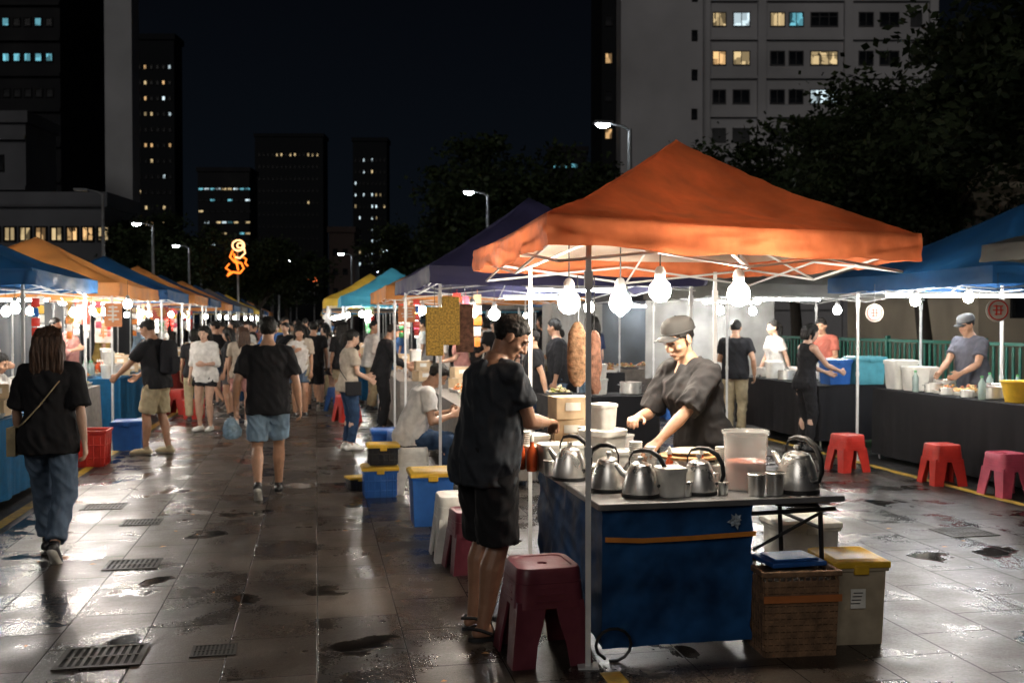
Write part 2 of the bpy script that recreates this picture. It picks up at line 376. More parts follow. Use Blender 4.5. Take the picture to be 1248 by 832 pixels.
    if top:
        g=top.get('loose',.018); mb=MB(); hem=top.get('hem',-.06)
        rr=[]
        rows=[r for r in RT if r[0]>hem+.02 and r[0]<.54]
        def interp(s):
            for i in range(len(RT)-1):
                if RT[i][0]<=s<=RT[i+1][0]:
                    t=(s-RT[i][0])/(RT[i+1][0]-RT[i][0]); return tuple(RT[i][q]*(1-t)+RT[i+1][q]*t for q in range(4))
            return (s,)+RT[0][1:] if s<0 else RT[-1]
        hr=interp(hem); rows=[(hem,max(hr[1],.158*G),max(hr[2],.112*G),hr[3])]+rows
        for r in rows:
            s_=r[0]; gg=g+ (.012 if s_<.25 and sex=='m' else 0.004 if s_<.25 else 0)
            if s_>.48: gg=g*.5
            rr.append(ring((r[0],max(r[1],.150 if s_<.3 and sex=='m' else .12),r[2],r[3]),gg))
        rr.append(ring(interp(.548),.010))
        mb.loft(rr)
        sl=top.get('sleeve',.62); ag=g+(G-1)*.1
        for sgn in(-1,1):
            sh=sj[sgn]
            if sl>0: mb.tube(pS+xS*sgn*.07+uS*.004,sh,.066+g*.5,.060+ag*.35,14,a=True,b=True)
            elif sl==0: mb.tube(pS+xS*sgn*.07+uS*.004,pS+xS*sgn*(sw-.045)+uS*.01,.066,.058,14,a=True)
            if 0<sl<=1: mb.tube(sh,sh.lerp(el[sgn],sl),.058+ag*.4,.060+ag*.45,14,a=True)
            elif sl>1:
                mb.tube(sh,el[sgn],.058+ag*.4,.05+ag*.3,14,a=True,b=True); mb.tube(el[sgn],el[sgn].lerp(wr[sgn],sl-1),.05+ag*.3,.036+ag*.2,14,a=True)
        o=ob('shirt',remesh(mb,max(vox,.008),2,top.get('fold',.008),'shirt',top.get('fs',1)),body); o.data.materials.append(top['m'])
    if bot:
        g=bot.get('loose',.02); mb=MB(); L=bot.get('len',1)
        rows=[r for r in RT if -.09<r[0]<.11]; mb.loft([ring(r,g*.55) for r in rows]); g+=(G-1)*.09
        for sgn in(-1,1):
            h=hipj[sgn];kk=kn[sgn];a=an[sgn]
            if L<=1: mb.tube(h,h.lerp(kk,L),.094+g*.5,(.094*(1-L)+.056*L)+g*1.25,16,a=True)
            else:
                mb.tube(h,kk,.092+g*.5,.060+g*.8,16,a=True,b=True); mb.tube(kk,kk.lerp(a,L-1),.058+g*.8,.045+g*.8,16,a=True)
        nm='shorts' if L<=1 else 'trousers'
        o=ob(nm,remesh(mb,max(vox,.008),2,bot.get('fold',.008),nm,1.2),body); o.data.materials.append(bot['m'])
    if shoes:
        kd,m1,m2=shoes
        if kd not in SHOE: SHOE[kd]=shoe_mesh(kd)
        for sgn in(-1,1):
            o=ob('shoe',SHOE[kd],body,M=footM[sgn]@Matrix.Scale(1.06,4))
            for i,mm in enumerate((m1 or BLACKP,m2 or m1 or BLACKP)):
                o.material_slots[i].link='OBJECT'; o.material_slots[i].material=mm
    return body,HM,wr
def wl(base,rz,H,p):
    return (Matrix.Rotation(-rz,3,'Z')@(Vector(p)-Vector(base)))/(H/1.72)
def walk(ph=1,st=.3,sw=.16):
    a=dict(pel=(0,0,.885),lean=4)
    if ph>0: a['lf']=(-.085,st*.9,0,0,0); a['rf']=(.085,-st*1.1,0,0,38); a['rh']=(.25,sw,.87); a['lh']=(-.25,-sw*.8,.86)
    else: a['rf']=(.085,st*.9,0,0,0); a['lf']=(-.085,-st*1.1,0,0,38); a['lh']=(-.25,sw,.87); a['rh']=(.25,-sw*.8,.86)
    return a
BLK=cloth('black',(.016,.016,.018)); CHAR=cloth('charcoal',(.034,.039,.047)); GREY=cloth('grey',(.09,.088,.09)); WHT=cloth('white',(.60,.58,.55)); NAVY=cloth('navy',(.02,.03,.07))
JEAN=cloth('denim',(.09,.13,.19)); JEAND=cloth('dark_denim',(.025,.05,.10)); JEANL=cloth('light_denim',(.20,.29,.38)); KHAKI=cloth('khaki',(.36,.3,.19)); PINKC=cloth('rose',(.42,.21,.19)); REDC=cloth('brick_red',(.30,.09,.065)); CREAM=cloth('cream',(.42,.36,.29)); BLUEC=cloth('blue',(.05,.12,.3)); YELC=cloth('mustard',(.42,.28,.08))
T_=lambda m,**k: dict(m=m,**k)
fwd=YAW; back=YAW+math.pi
b=V(-.14,5.36,0); rz=rad(-58); H=1.74
human('man in charcoal t-shirt and black shorts bending over a kettle',b,rz,H,'m',SKIN3,'short',HAIRB,T_(CHAR,loose=.026,fold=.010,hem=-.09,fs=1.3),T_(BLK,len=.97,loose=.034,fold=.009),('sandal',BLACKP,BLACKP),vox=.0055,G=1.10,
  lean=9,twist=-6,lh=wl(b,rz,H,(.15,5.78,1.11)),rh=wl(b,rz,H,(.19,5.55,1.12)),rp=(.5,-.5,-.7),lp=(-.5,-.3,-.8),palm_r=wl((0,0,0),rz,1.72,(.2,.3,-1)),palm_l=wl((0,0,0),rz,1.72,(0,-.3,-1)),curl=45,hpitch=26,hyaw=-26,
  lf=(-.10,-.02,0,14,0),rf=(.11,-.08,0,-12,0))
b=V(1.17,6.02,0); rz=rad(124); H=1.74
human('vendor woman in grey t-shirt and cap reaching over the cart',b,rz,H,'f',SKIN,'bun',HAIRB,T_(cloth('dark_grey',(.026,.025,.026)),loose=.030,fold=.009,sleeve=.95,fs=1.4),T_(BLK,len=1.9,loose=.02),('sneaker',BLACKP,WHITEP),vox=.0055,G=1.06,
  lean=19,lh=wl(b,rz,H,(.82,5.60,1.00)),rh=wl(b,rz,H,(.74,5.84,1.12)),lp=(-.7,-.2,-.8),rp=(.6,-.3,-.8),palm_l=wl((0,0,0),rz,1.72,(0,.3,-1)),palm_r=wl((0,0,0),rz,1.72,(0,-.3,-1)),curl=30,hpitch=8,hyaw=4,cap=cloth('cap_grey',(.028,.027,.026)),ctilt=12)
w=walk(1,.3); w['lh']=(-.24,.12,.87); w['rh']=(.25,-.05,.86)
human('woman with long brown hair, black t-shirt and jeans walking',(-3.28,7.05,0),fwd,1.66,'f',SKIN2,'long',HAIRBR,T_(BLK,loose=.04,hem=-.10,sleeve=.95,fold=.009),T_(JEAN,len=1.9,loose=.03,fold=.009),('sneaker',BLACKP,WHITEP),vox=.0075,**w)
w=walk(-1,.26); w['lh']=(-.30,.03,.88); w['rh']=(.29,.02,.86)
human('man in black t-shirt and denim shorts walking with plastic bag',(-2.33,9.5,0),fwd,1.74,'m',SKIN,'short',HAIRB,T_(BLK,loose=.032,hem=-.09,sleeve=.8,fold=.009),T_(JEANL,len=.82,loose=.03),('sneaker',BLACKP,WHITEP),vox=.0085,**w)
human('man in black t-shirt and khaki shorts reaching to snacks',(-4.5,12.6,0),rad(80),1.73,'m',SKIN3,'short',HAIRB,T_(BLK,loose=.03,sleeve=.8),T_(KHAKI,len=.9,loose=.035),('sneaker',KHAKI,WHITEP),vox=.009,lean=8,hpitch=18,lh=(-.2,.42,1.0),rh=(.2,.36,.98),lf=(-.1,.1,0,10,0),rf=(.1,-.1,0,-10,0))
human('woman in white shirt and dark shorts standing on paving',(-4.72,15.3,0),rad(170),1.62,'f',SKIN2,'long',HAIRB,T_(WHT,loose=.04,sleeve=1.2,hem=-.1),T_(BLK,len=.4,loose=.03),('sneaker',WHITEP,WHITEP),vox=.011,lh=(-.12,.25,1.1),hpitch=15,hyaw=12)
human('woman in cream blouse and rose shorts seen from behind',(-4.35,16.0,0),fwd,1.6,'f',SKIN2,'long',HAIRBR,T_(CREAM,loose=.03),T_(PINKC,len=.7,loose=.03),('sneaker',WHITEP,WHITEP),vox=.011,hyaw=30)
human('person in black t-shirt walking down the market lane',(-3.75,18.8,0),fwd,1.7,'m',SKIN,'short',HAIRB,T_(BLK,loose=.03),T_(BLK,len=.9,loose=.03),('sneaker',BLACKP,WHITEP),vox=.012,**walk(1,.22))
human('woman in cream top and blue jeans browsing a stall',(-2.14,13.0,0),rad(-62),1.58,'f',SKIN2,'pony',HAIRB,T_(CREAM,loose=.025),T_(JEAND,len=1.9,loose=.016),('sneaker',WHITEP,WHITEP),vox=.010,lh=(-.1,.3,1.05),rh=(.12,.28,1.0),hpitch=14)
human('man in black long shirt leaning over a stall',(-2.0,15.2,0),rad(-75),1.68,'m',SKIN,'short',HAIRB,T_(BLK,loose=.03,sleeve=1.7),T_(BLK,len=1.95,loose=.02),('sneaker',BLACKP,BLACKP),vox=.011,lean=14,lh=(-.15,.45,1.05),rh=(.15,.42,1.0),hpitch=20)
human('man in white t-shirt and jeans sitting on a stool',(-1.02,9.9,0),rad(-80),1.70,'m',SKIN,'short',HAIRB,T_(WHT,loose=.03,fold=.009),T_(JEAND,len=1.9,loose=.02),('sneaker',BLACKP,WHITEP),vox=.0095,pel=(0,0,.53),lean=24,
  lf=(-.14,.40,0,8,0),rf=(.14,.34,0,-8,0),lh=(-.12,.42,.78),rh=(.12,.40,.76),hpitch=18)
human('man in black t-shirt and khaki trousers standing at a stall',(3.32,14.8,0),rad(-20),1.71,'m',SKIN,'short',HAIRB,T_(BLK,loose=.03),T_(KHAKI,len=1.95,loose=.025),('sneaker',BLACKP,WHITEP),vox=.011,lh=(-.15,.3,1.1),rh=(.28,.02,.9),hpitch=12)
human('woman in black sleeveless top reaching over a counter',(3.80,12.9,0),rad(-75),1.66,'f',SKIN2,'bob',HAIRB,T_(BLK,loose=.012,sleeve=0),T_(BLK,len=1.95,loose=.014),('sneaker',BLACKP,BLACKP),vox=.010,lean=6,lh=(-.12,.40,1.05),rh=(.14,.44,1.08),hpitch=12)
human('man in brick red t-shirt behind a counter',(4.95,15.9,0),rad(150),1.74,'m',SKIN,'short',HAIRB,T_(REDC,loose=.03),T_(BLK,len=1.95),None,vox=.011,lh=(-.15,.3,1.05),rh=(.15,.32,1.0),hpitch=14)
human('vendor in grey t-shirt and pale cap behind a table',(5.62,12.1,0),rad(112),1.78,'m',SKIN,'short',HAIRB,T_(cloth('ash',(.10,.10,.12)),loose=.03),T_(BLK,len=1.95),None,vox=.0095,lean=10,lh=(-.2,.42,1.03),rh=(.1,.44,1.02),hpitch=10,cap=cloth('cap_pale',(.16,.16,.16)))
human('person in white shirt sitting behind a snack table',(-5.75,10.9,0),rad(-95),1.62,'f',SKIN,'bob',HAIRB,T_(WHT,loose=.035,sleeve=.9),T_(BLK,len=1.9),None,vox=.009,pel=(0,0,.62),lean=12,lf=(-.14,.40,0,8,0),rf=(.14,.34,0,-8,0),lh=(-.15,.42,.95),rh=(.12,.42,.95),hpitch=10)
defs=[('m','short',BLK,.6,BLK,1.95,walk(1,.22)),('f','long',WHT,.7,JEAND,1.9,dict(lh=(-.12,.25,1.05))),('m','short',WHT,.7,JEAND,.9,walk(-1,.22)),('f','bob',PINKC,.7,BLK,1.9,dict(hyaw=20,rh=(.15,.25,1.1))),('m','short',GREY,.7,KHAKI,.9,dict(lean=8,hpitch=15,lh=(-.15,.35,1.05),rh=(.15,.35,1.05))),('f','pony',BLK,.6,JEANL,.45,walk(1,.2)),('m','short',CREAM,1.6,BLK,1.95,dict(hyaw=-35,rh=(.2,.2,1.2),lean=6)),('f','long',BLK,.8,KHAKI,.6,dict(hyaw=-20,twist=12,rh=(.12,.25,1.25),hpitch=12))]
CM=[BLK,WHT,WHT,GREY,NAVY,CREAM,REDC,BLUEC,CHAR,BLK,JEANL,BLK,WHT,YELC,PINKC]
CR_={}
def crowd_at(p,rz,i=None,H=None,tm=None):
    i=R.randrange(len(defs)) if i is None else i
    h=H or R.uniform(.90,1.05)
    if i not in CR_:
        d=defs[i]; o,_,_=human('shopper in casual clothes in the market lane',p,rz,1.68,d[0],R.choice([SKIN,SKIN2,SKIN3]),d[1],HAIRB,T_(d[2],loose=.03,sleeve=d[3]),T_(d[4],len=d[5],loose=.022),('sneaker',BLACKP,WHITEP),vox=.013,group='crowd of shoppers in the night market',**d[6]); CR_[i]=o
        return o
    o=copy_thing(CR_[i],p,rz,None,h)
    tm=tm or R.choice(CM)
    for c in o.children:
        if c.name.startswith('shirt'):
            c.material_slots[0].link='OBJECT'; c.material_slots[0].material=tm
        if c.name.startswith(('trousers','shorts')):
            c.material_slots[0].link='OBJECT'; c.material_slots[0].material=R.choice([BLK,JEAND,JEAN,KHAKI,GREY,JEANL])
    o['label']='shopper in %s top in the market lane'%tm.name.replace('cloth_','').replace('_',' ')
    return o
taken=[]
cnt=0
for _ in range(900):
    v=R.uniform(17.5,60); u=R.uniform(-2.3,.6)
    p=S(u,v)
    if all((p-q).length>.5 for q in taken) and not (p-V(-3.75,18.8,0)).length<.8 and not (p-V(-4.35,16,0)).length<1:
        taken.append(p); crowd_at(p,R.choice([fwd,back,fwd,back,fwd-1.5,fwd+1.5])+R.uniform(-.6,.6)); cnt+=1
    if cnt>=80: break
for u,v,rz,tm in((-4.3,17.6,-1.3,0),(-4.4,22,-1.4,0),(-4.3,25.8,-1.4,0),(-4.2,29,-1.4,0),(-3.9,16.9,-1.6,0),(-4.2,13.9,-1.5,WHT),(3.3,13.4,1.5,BLK),(2.9,14.6,1.8,CHAR),(2.5,17.2,1.4,0),(2.3,18.4,1.5,0),(2.3,21.5,1.5,0),(2.2,26.5,1.4,0),
              (5.2,18.8,-1,BLK),(4.6,19.2,2.6,0),(5.5,21,.4,0),(4.4,22.5,.2,0),(5.2,25,3,0),(4.9,29,.3,0),(7.4,15.2,1.6,0),(7.3,18.8,1.5,0),(4.2,18.3,.6,BLK),(3.6,20.2,3,0),(4.0,26,0,0),(5.6,31,0,0),(1.0,18.9,-1.4,0),(.5,21.8,-1.4,0),(-1.9,20.2,1.3,0),(3.9,15.7,.9,GREY),
              (2.7,12.2,1.4,BLK),(3.4,16.6,2.4,WHT),(4.5,16.0,.3,NAVY),(3.0,18.9,-2.0,0),(4.9,23.5,1,0),(3.7,22,.1,0),(-2.0,17.3,.2,BLK),(-.3,18.0,3.3,WHT),(.2,19.7,.1,0)):
    crowd_at(S(u,v),YAW+rz,None,None,tm or None)
mb=MB(); mb.loft([[V(w*.15*math.copysign(abs(math.cos(a))**.7,math.cos(a)),-.07+w*.075*math.copysign(abs(math.sin(a))**.7,math.sin(a)),z) for a in [2*math.pi*j/20 for j in range(20)]] for z,w in((0,.8),(.03,1),(.25,1.02),(.38,.92),(.43,.6))])
mb.box((0,-.155,.13),(.2,.03,.18)); mb.path([(-.09,.0,.38),(-.10,.1,.44),(-.11,.2,.35),(-.11,.16,.1)],.012,6); mb.path([(.09,.0,.38),(.10,.1,.44),(.11,.2,.35),(.11,.16,.1)],.012,6)
tag(mk('backpack',mb,cloth('backpack',(.015,.015,.018)),None,V(-4.40,12.58,1.02),rad(80),bevel=.008),'black backpack worn by the man in khaki shorts','backpack')
mb=MB(); mb.path([(0,.05,.17),(-.012,.0,.185),(0,-.05,.16)],.004,6)
rr=[]
for z,w in((.17,.03),(.13,.06),(.06,.09),(0,.085),(-.03,.05)): rr.append([V(w*math.cos(a)*(1+.15*math.sin(3*a+z*30)),w*.7*math.sin(a),z) for a in [2*math.pi*j/18 for j in range(18)]])
mb.loft(rr); tag(mk('plastic_bag',mb,mat('bag_film',(.35,.5,.62),.3,0,.3,30,.6,40,transl=.3),None,(-2.66,9.42,.60),0),'pale blue plastic bag held by the walking man','bag')
mb=MB(); mb.path([(.16,.03,1.37),(.08,-.115,1.25),(-.03,-.135,1.1),(-.14,-.12,.98),(-.21,-.02,.93)],.006,6); mb.box((-.235,.02,.84),(.06,.2,.2))
tag(mk('shoulder_bag',mb,cloth('strap',(.4,.33,.2)),None,(-3.28,7.05,0),fwd,bevel=.01),'tan shoulder bag with long strap worn by the walking woman','bag')
mb=MB(); mb.path([(-.14,.02,1.34),(-.05,-.12,1.2),(.06,-.13,1.05),(.17,-.08,.93)],.006,6); mb.box((.2,.0,.82),(.06,.2,.18))
tag(mk('shoulder_bag',mb,BLK,None,(-2.14,13.0,0),rad(-62),bevel=.01),'black shoulder bag worn by the woman in jeans','bag')
# ---------------------------------------------------------------- small props
def stool_b(m):
    def f():
        o=thing('plastic_stool','plastic stool','stool')
        s=MB(); n=8
        def rr(w,z,c=.25):
            out=[]
            for k in range(4):
                for q in range(n):
                    a=math.pi/2*(k+q/(n-1)); cx=(1 if k in(0,3) else -1)*(w/2-w*c); cy=(1 if k in(0,1) else -1)*(w/2-w*c)
                    out.append(V(cx+w*c*math.cos(a),cy+w*c*math.sin(a),z))
            return out
        s.loft([rr(.320,.385,.2),rr(.314,.44,.2),rr(.300,.453,.2),rr(.25,.453,.2),rr(.24,.447,.2),rr(.05,.444,.49),rr(.04,.435,.49)])
        s.loft([rr(.338,.27,.16),rr(.322,.384,.18),rr(.312,.384,.18),rr(.325,.27,.16)],cap=False)
        for sx in(-1,1):
            for k in range(3): s.box((sx*(.168-.0035*k),0,.30+.03*k),(.008,.16-.02*k,.006)); s.box((0,sx*(.168-.0035*k),.30+.03*k),(.16-.02*k,.008,.006))
        mk('seat',s,m,o)
        L=MB()
        for ax in(0,1):
            top=[(.160,.160),(.160,.020)]; bot=[(.195,.195),(.195,.085)]
            q=[]
            for (P,z) in((top,.30),([(.172,.172),(.172,.040)],.20),([(.184,.184),(.184,.070)],.10),(bot,0)):
                o1=V(P[0][0],P[0][1],z); o2=V(P[1][0],P[1][1],z)
                i2=V(P[1][0]-.012,P[1][1],z); i1=V(P[0][0]-.012,P[0][1]-.012,z)
                r=[o1,o2,i2,i1]
                if ax: r=[V(p.y,p.x,p.z) for p in r]
                q.append(r)
            L.loft(q)
        l0=mk('leg',L,m,o,bevel=.003)
        for k in(1,2,3): ob('leg',l0.data,o,rz=k*math.pi/2)
        return o
    return f
def stool(c,m,loc,rz=0,sc=1): 
    return place('stool'+c,stool_b(m),loc,rz,sc,c+' plastic stool standing on the wet paving','plastic stools of the market')
stool('maroon',MAROON,(.15,5.0,0),YAW+.05,1.05)
stool('red',REDP,(3.78,11.2,0),.3,.92); stool('red',REDP,(4.46,10.3,0),.1,.92); stool('pink',PINKP,(4.78,9.62,0),.25,.92)
stool('white',WHITEP,(-.38,7.1,0),.2,1.0); stool('maroon',MAROON,(-.27,6.75,0),.3,.9); stool('white',WHITEP,(-1.0,9.85,0),rad(-80),1.0); stool('blue',BLUEP,(-1.3,11.6,0),.3,.9)
stool('pink',PINKP,(3.1,15.2,0),.2); stool('maroon',MAROON,(-.6,12.3,0),.2)
for i,(u,v,c,m) in enumerate(((-2.5,19,'red',REDP),(-2.4,22.2,'blue',BLUEP),(.5,17,'red',REDP),(.4,19,'blue',BLUEP),(-2.5,25,'red',REDP),(6.0,14.2,'red',REDP),(6.1,16.5,'blue',BLUEP))): stool(c,m,S(u,v),.3*i)
def crate_b(m,w,d,h,lid=None,ribs=True,label='plastic crate'):
    def f():
        o=thing('storage_box',label,'box'); s=MB(); t=.012
        def rect(a,b,z): return [V(-a/2,-b/2,z),V(a/2,-b/2,z),V(a/2,b/2,z),V(-a/2,b/2,z)]
        s.loft([rect(w*.9,d*.9,.0),rect(w,d,h),rect(w-2*t,d-2*t,h),rect(w*.9-2*t,d*.9-2*t,.012)])
        s.loft([rect(w+.02,d+.02,h-.03),rect(w+.024,d+.024,h+.003),rect(w-.004,d-.004,h+.003),rect(w-.004,d-.004,h-.03)],cap=True)
        if ribs:
            for x in[-.36,-.18,0,.18,.36]:
                for sy in(-1,1): s.box((x*w,sy*d*.478,h*.45),(.012,.014,h*.8))
            for y in[-.3,0,.3]:
                for sx in(-1,1): s.box((sx*w*.478,y*d,h*.45),(.014,.012,h*.8))
            for z in(.25,.6):
                for sy in(-1,1): s.box((0,sy*d*(.453+z*.05),h*z),(w*.9,.012,.014))
                for sx in(-1,1): s.box((sx*w*(.453+z*.05),0,h*z),(.012,d*.9,.014))
        mk('box_body',s,m,o,bevel=.003)
        if lid is not None:
            s=MB(); s.loft([rect(w+.035,d+.035,h-.012),rect(w+.035,d+.035,h+.02),rect(w-.03,d-.03,h+.035),rect(w-.06,d-.06,h+.028)]); s.box((0,-d/2-.012,h-.02),(.08,.02,.05)); mk('lid',s,lid,o,bevel=.005)
        return o
    return f
def box(key,m,w,d,h,loc,rz=0,lid=None,ribs=True,label='',sc=1): return place(key,crate_b(m,w,d,h,lid,ribs),loc,rz,sc,label)
box('bluebin',BLUEP,.34,.36,.42,(-.68,8.3,0),YAW,YELP,False,'blue storage bin with yellow lid on the paving')
def basket_b():
    o=thing('basket','brown woven crate beside the blue cart','basket'); m=mat('rattan',(.19,.11,.06),.75,0,.4,20,.6,90); w,d,h=.40,.34,.40
    s=MB(); zz=[i*.033 for i in range(12)]
    for z in zz:
        f=.94+.06*z/h
        for sy in(-1,1): s.box((0,sy*d/2*f,z+.017),(w*f,.010,.029))
        for sx in(-1,1): s.box((sx*w/2*f,0,z+.017),(.010,d*f-.01,.029))
    for i in range(12):
        x=-w/2+.015+i*(w-.03)/11
        for sy in(-1,1): s.tube((x*.94,sy*(d/2*.94+.002),0),(x,sy*(d/2+.002),h+.02),.005,.005,6)
    for i in range(9):
        y=-d/2+.02+i*(d-.04)/8
        for sx in(-1,1): s.tube((sx*(w/2*.94+.002),y*.94,0),(sx*(w/2+.002),y,h+.02),.005,.005,6)
    s.box((0,0,.01),(w*.9,d*.9,.015)); mk('woven_side',s,m,o)
    s=MB(); 
    for sy in(-1,1): s.box((0,sy*d/2,h+.03),(w+.03,.025,.03))
    for sx in(-1,1): s.box((sx*w/2,0,h+.03),(.025,d-.026,.03))
    mk('rim',s,m,o,bevel=.006); s=MB(); s.box((0,0,.2),(w*.90,d*.86,.36)); mk('paper_lining',s,mat('lining',(.16,.11,.07),.8),o); return o
place('basket',basket_b,(1.43,5.12,0),YAW*.6,.98)
mb=MB(); mb.box((0,0,.0),(.30,.24,.025)); mb.box((0,0,.018),(.24,.18,.012)); tag(mk('box_lid',mb,BLUEP,None,(1.43,5.12,.455),YAW*.6+.1,bevel=.008),'blue plastic lid lying on the brown crate','lid')
mb=MB(); mb.box((0,0,0),(.405,.006,.035)); 
tag(mk('packing_tape',mb,mat('tape',(.42,.14,.04),.5),None,(1.452,4.938,.30),YAW*.6),'orange strap around the brown crate','strap')
box('greybin',BEIGEP,.28,.30,.42,(1.79,5.28,0),YAW*.5,YELP,False,'beige waste bin with yellow lid beside the cart')
mb=MB(); mb.box((0,0,0),(.08,.003,.10)); 
for i in range(4): mb.box((-.005*i,-.002,.03-.018*i),(.05,.002,.005),m=1)
tag(mk('paper_label',mb,[WHITEP,BLACKP],None,(1.79,5.122,.25),YAW*.5),'small white paper label on the beige bin','label')
box('whitebox',WHITEP,.34,.28,.50,(1.70,5.85,0),YAW,WHITEP,False,'white storage box behind the brown crate')
box('redbox',REDP,.42,.40,.42,(-4.95,11.65,0),YAW,None,True,'red plastic crate beside the walking lane')
box('bluecrate',BLUEP,.38,.34,.36,(-5.05,13.1,0),YAW,BLUEP,False,'blue storage box beside a stall table')
box('redbox',REDP,.42,.40,.42,(-5.5,17.2,0),YAW,None,True,'red plastic crate beside a stall table',.8)
box('bluecrate2',BLUEP,.36,.32,.30,(-1.28,9.6,0),YAW,YELP,True,'dark blue crate with yellow lid on the paving',.9)
box('blackcrate',BLACKP,.36,.30,.22,(-1.25,9.6,.31),YAW,YELP,True,'black crate stacked on a blue crate',.8)
box('blackcrate',BLACKP,.36,.30,.22,(-1.55,9.95,0),YAW+.3,YELP,True,'small black crate with yellow lid on the paving',.55)
box('redbox',REDP,.42,.40,.42,(-1.35,10.7,0),YAW,None,True,'red plastic crate under a stall',.8)
box('bluecrate',BLUEP,.38,.34,.36,(-1.5,12.0,0),YAW,BLUEP,False,'blue storage box under a stall')
box('tealbox',TEALP,.4,.34,.34,(4.72,13.3,.85),YAW,TEALP,False,'teal cool box on a counter')
box('bluecrate',BLUEP,.38,.34,.36,(4.32,13.3,.85),YAW,BLUEP,False,'blue cool box on a counter',.85)
def kettle_b():
    o=thing('kettle','steel kettle','kettle')
    b=MB(); b.lathe([(.0,0),(.088,0),(.094,.008),(.096,.022),(.090,.06),(.076,.115),(.062,.145),(.058,.152),(.056,.153)]); mk('body',b,STEEL,o)
    b=MB(); b.lathe([(.094,-.001),(.098,.0),(.098,.016),(.094,.018)],n=28); mk('base_ring',b,BLACKP,o)
    b=MB(); b.lathe([(.059,.152),(.055,.162),(.03,.175),(.008,.178),(.008,.186),(.016,.190),(.014,.202),(.0,.205)]); mk('lid',b,STEEL,o)
    b=MB(); b.path([(.062,0,.10),(.095,0,.115),(.122,0,.150),(.132,0,.156)],[.022,.016,.012,.011],12); mk('spout',b,STEEL,o)
    b=MB(); pts=[(-.078,0,.05),(-.115,0,.06),(-.128,0,.10),(-.122,0,.155),(-.095,0,.205),(-.05,0,.232),(.0,0,.236),(.04,0,.225)]; b.path(pts,[.008,.010,.011,.012,.013,.013,.012,.008],10)
    b.path([(.04,0,.225),(.058,0,.19),(.058,0,.148)],.005,8); mk('handle',b,BLACKP,o)
    return o
Z=.782
def kettle(x,y,rz,sc=1,z=Z): return place('kettle',kettle_b,(x,y,z),rz,sc,'stainless steel kettle with black handle on the cart','kettles on the cart')
kettle(.33,5.68,2.6,1.05); kettle(.515,5.30,-.6,1.02); kettle(.665,5.13,2.9,1.0); kettle(.98,5.21,2.84,1.0); kettle(1.51,5.26,2.2,1.22)
N0=V(.45,4.93,0)
def E(a,b,z=0): return N0+V(CC,SS,0)*a+V(-SS,CC,0)*b+V(0,0,z)
cart=thing('food_cart','blue tarpaulin covered food cart with grey L-shaped worktop','food cart',N0,YAW)
TARP=mat('blue_tarpaulin',(.011,.055,.155),.62,0,.6,4.5,.5,9,rv=.15,spec=.15,det=9)
mb=MB(); mb.box((.635,.285,.762),(1.33,.63,.034)); mb.box((.285,1.075,.762),(.63,.946,.034)); mk('worktop',mb,mat('worktop',(.16,.16,.165),.42,.3,.3,5),cart,bevel=.006)
pth=[(0,1.5),(0,0),(.80,0),(.80,.58)]
cols=[]
for i in range(3):
    a=Vector(pth[i]);b_=Vector(pth[i+1]); n=int((b_-a).length/.015)
    for j in range(n+(i==2)): cols.append((a.lerp(b_,j/n),Vector(((b_-a).y,-(b_-a).x)).normalized()))
rows=[];nz=40
for r in range(nz+1):
    z=.744-(.744-.05)*r/nz; rw=[]
    for p,nn in cols:
        q=noise.noise(V(p.x*4,p.y*3,z*3))*.010+noise.noise(V(p.x*12,p.y*6,z*5+5))*.004-abs(noise.noise(V(p.x*4+z*6,p.y*3-z*5,2)))*.026-abs(noise.noise(V(p.x*9-z*7,p.y*6+z*5,7)))*.012
        rw.append(V(p.x+nn.x*q,p.y+nn.y*q,z))
    rows.append(rw)
mb=MB(); mb.loft(rows,cap=False,closed=False); mk('tarpaulin_cover',mb,TARP,cart,ang=70,fix=False)
mb=MB(); cs=[V(.0+.01,-.012,.60),V(.2,-.022,.59),V(.45,-.022,.592),V(.81,-.014,.60)]
mb.loft([[c+V(0,0,.012),c-V(0,0,.012),c+V(0,-.004,-.012),c+V(0,-.004,.012)] for c in cs]); mk('strap',mb,mat('strap_orange',(.55,.20,.03),.5),cart)
for x,y in((1.20,.05),(1.20,.52)):
    mb=MB(); mb.path([(x-.25,y,.735),(x-.02,y,.72),(x,y,.70),(x+.03,y,.012)],.013,8); mk('leg',mb,BLACKP,cart)
mb=MB(); mb.tube((1.20,.05,.60),(1.20,.52,.60),.01,.01); mb.tube((.80,.04,.69),(1.28,.04,.70),.012,.012); mb.tube((.82,.045,.50),(1.2,.045,.68),.009,.009); mk('brace',mb,BLACKP,cart)
mb=MB(); c=V(.70,-.018,.672)
star=[V(math.cos(a)*l,-.004*math.sin(3*a),math.sin(a)*l*1.1) for a,l in ((0,.030),(.4,.022),(.75,.036),(1.1,.023),(1.6,.032),(1.95,.02),(2.3,.04),(2.8,.026),(3.3,.05),(3.7,.03),(4.0,.036),(4.4,.024),(4.9,.048),(5.2,.028),(5.6,.034),(5.95,.022))]
mb.add([c]+[c+p for p in star],[(0,i+1,(i+1)%16+1) for i in range(16)])
mk('torn_tape',mb,mat('torn_tape',(.30,.36,.42),.5,0,.8,60),cart)
mb=MB(); mb.path([(-.02,-.05,.02)]+[V(.02+.09*math.cos(a),-.06,.09+.08*math.sin(a)) for a in [3.6-i*.45 for i in range(13)]],.008,6)
tag(mk('rubber_hose',mb,BLACKP,None,E(.02,0,.0),YAW),'black rubber hose curled at the foot of the cart','hose')
CLEAR=mat('clear_plastic',(.8,.82,.8),.12,0,.05,8,alpha=.35)
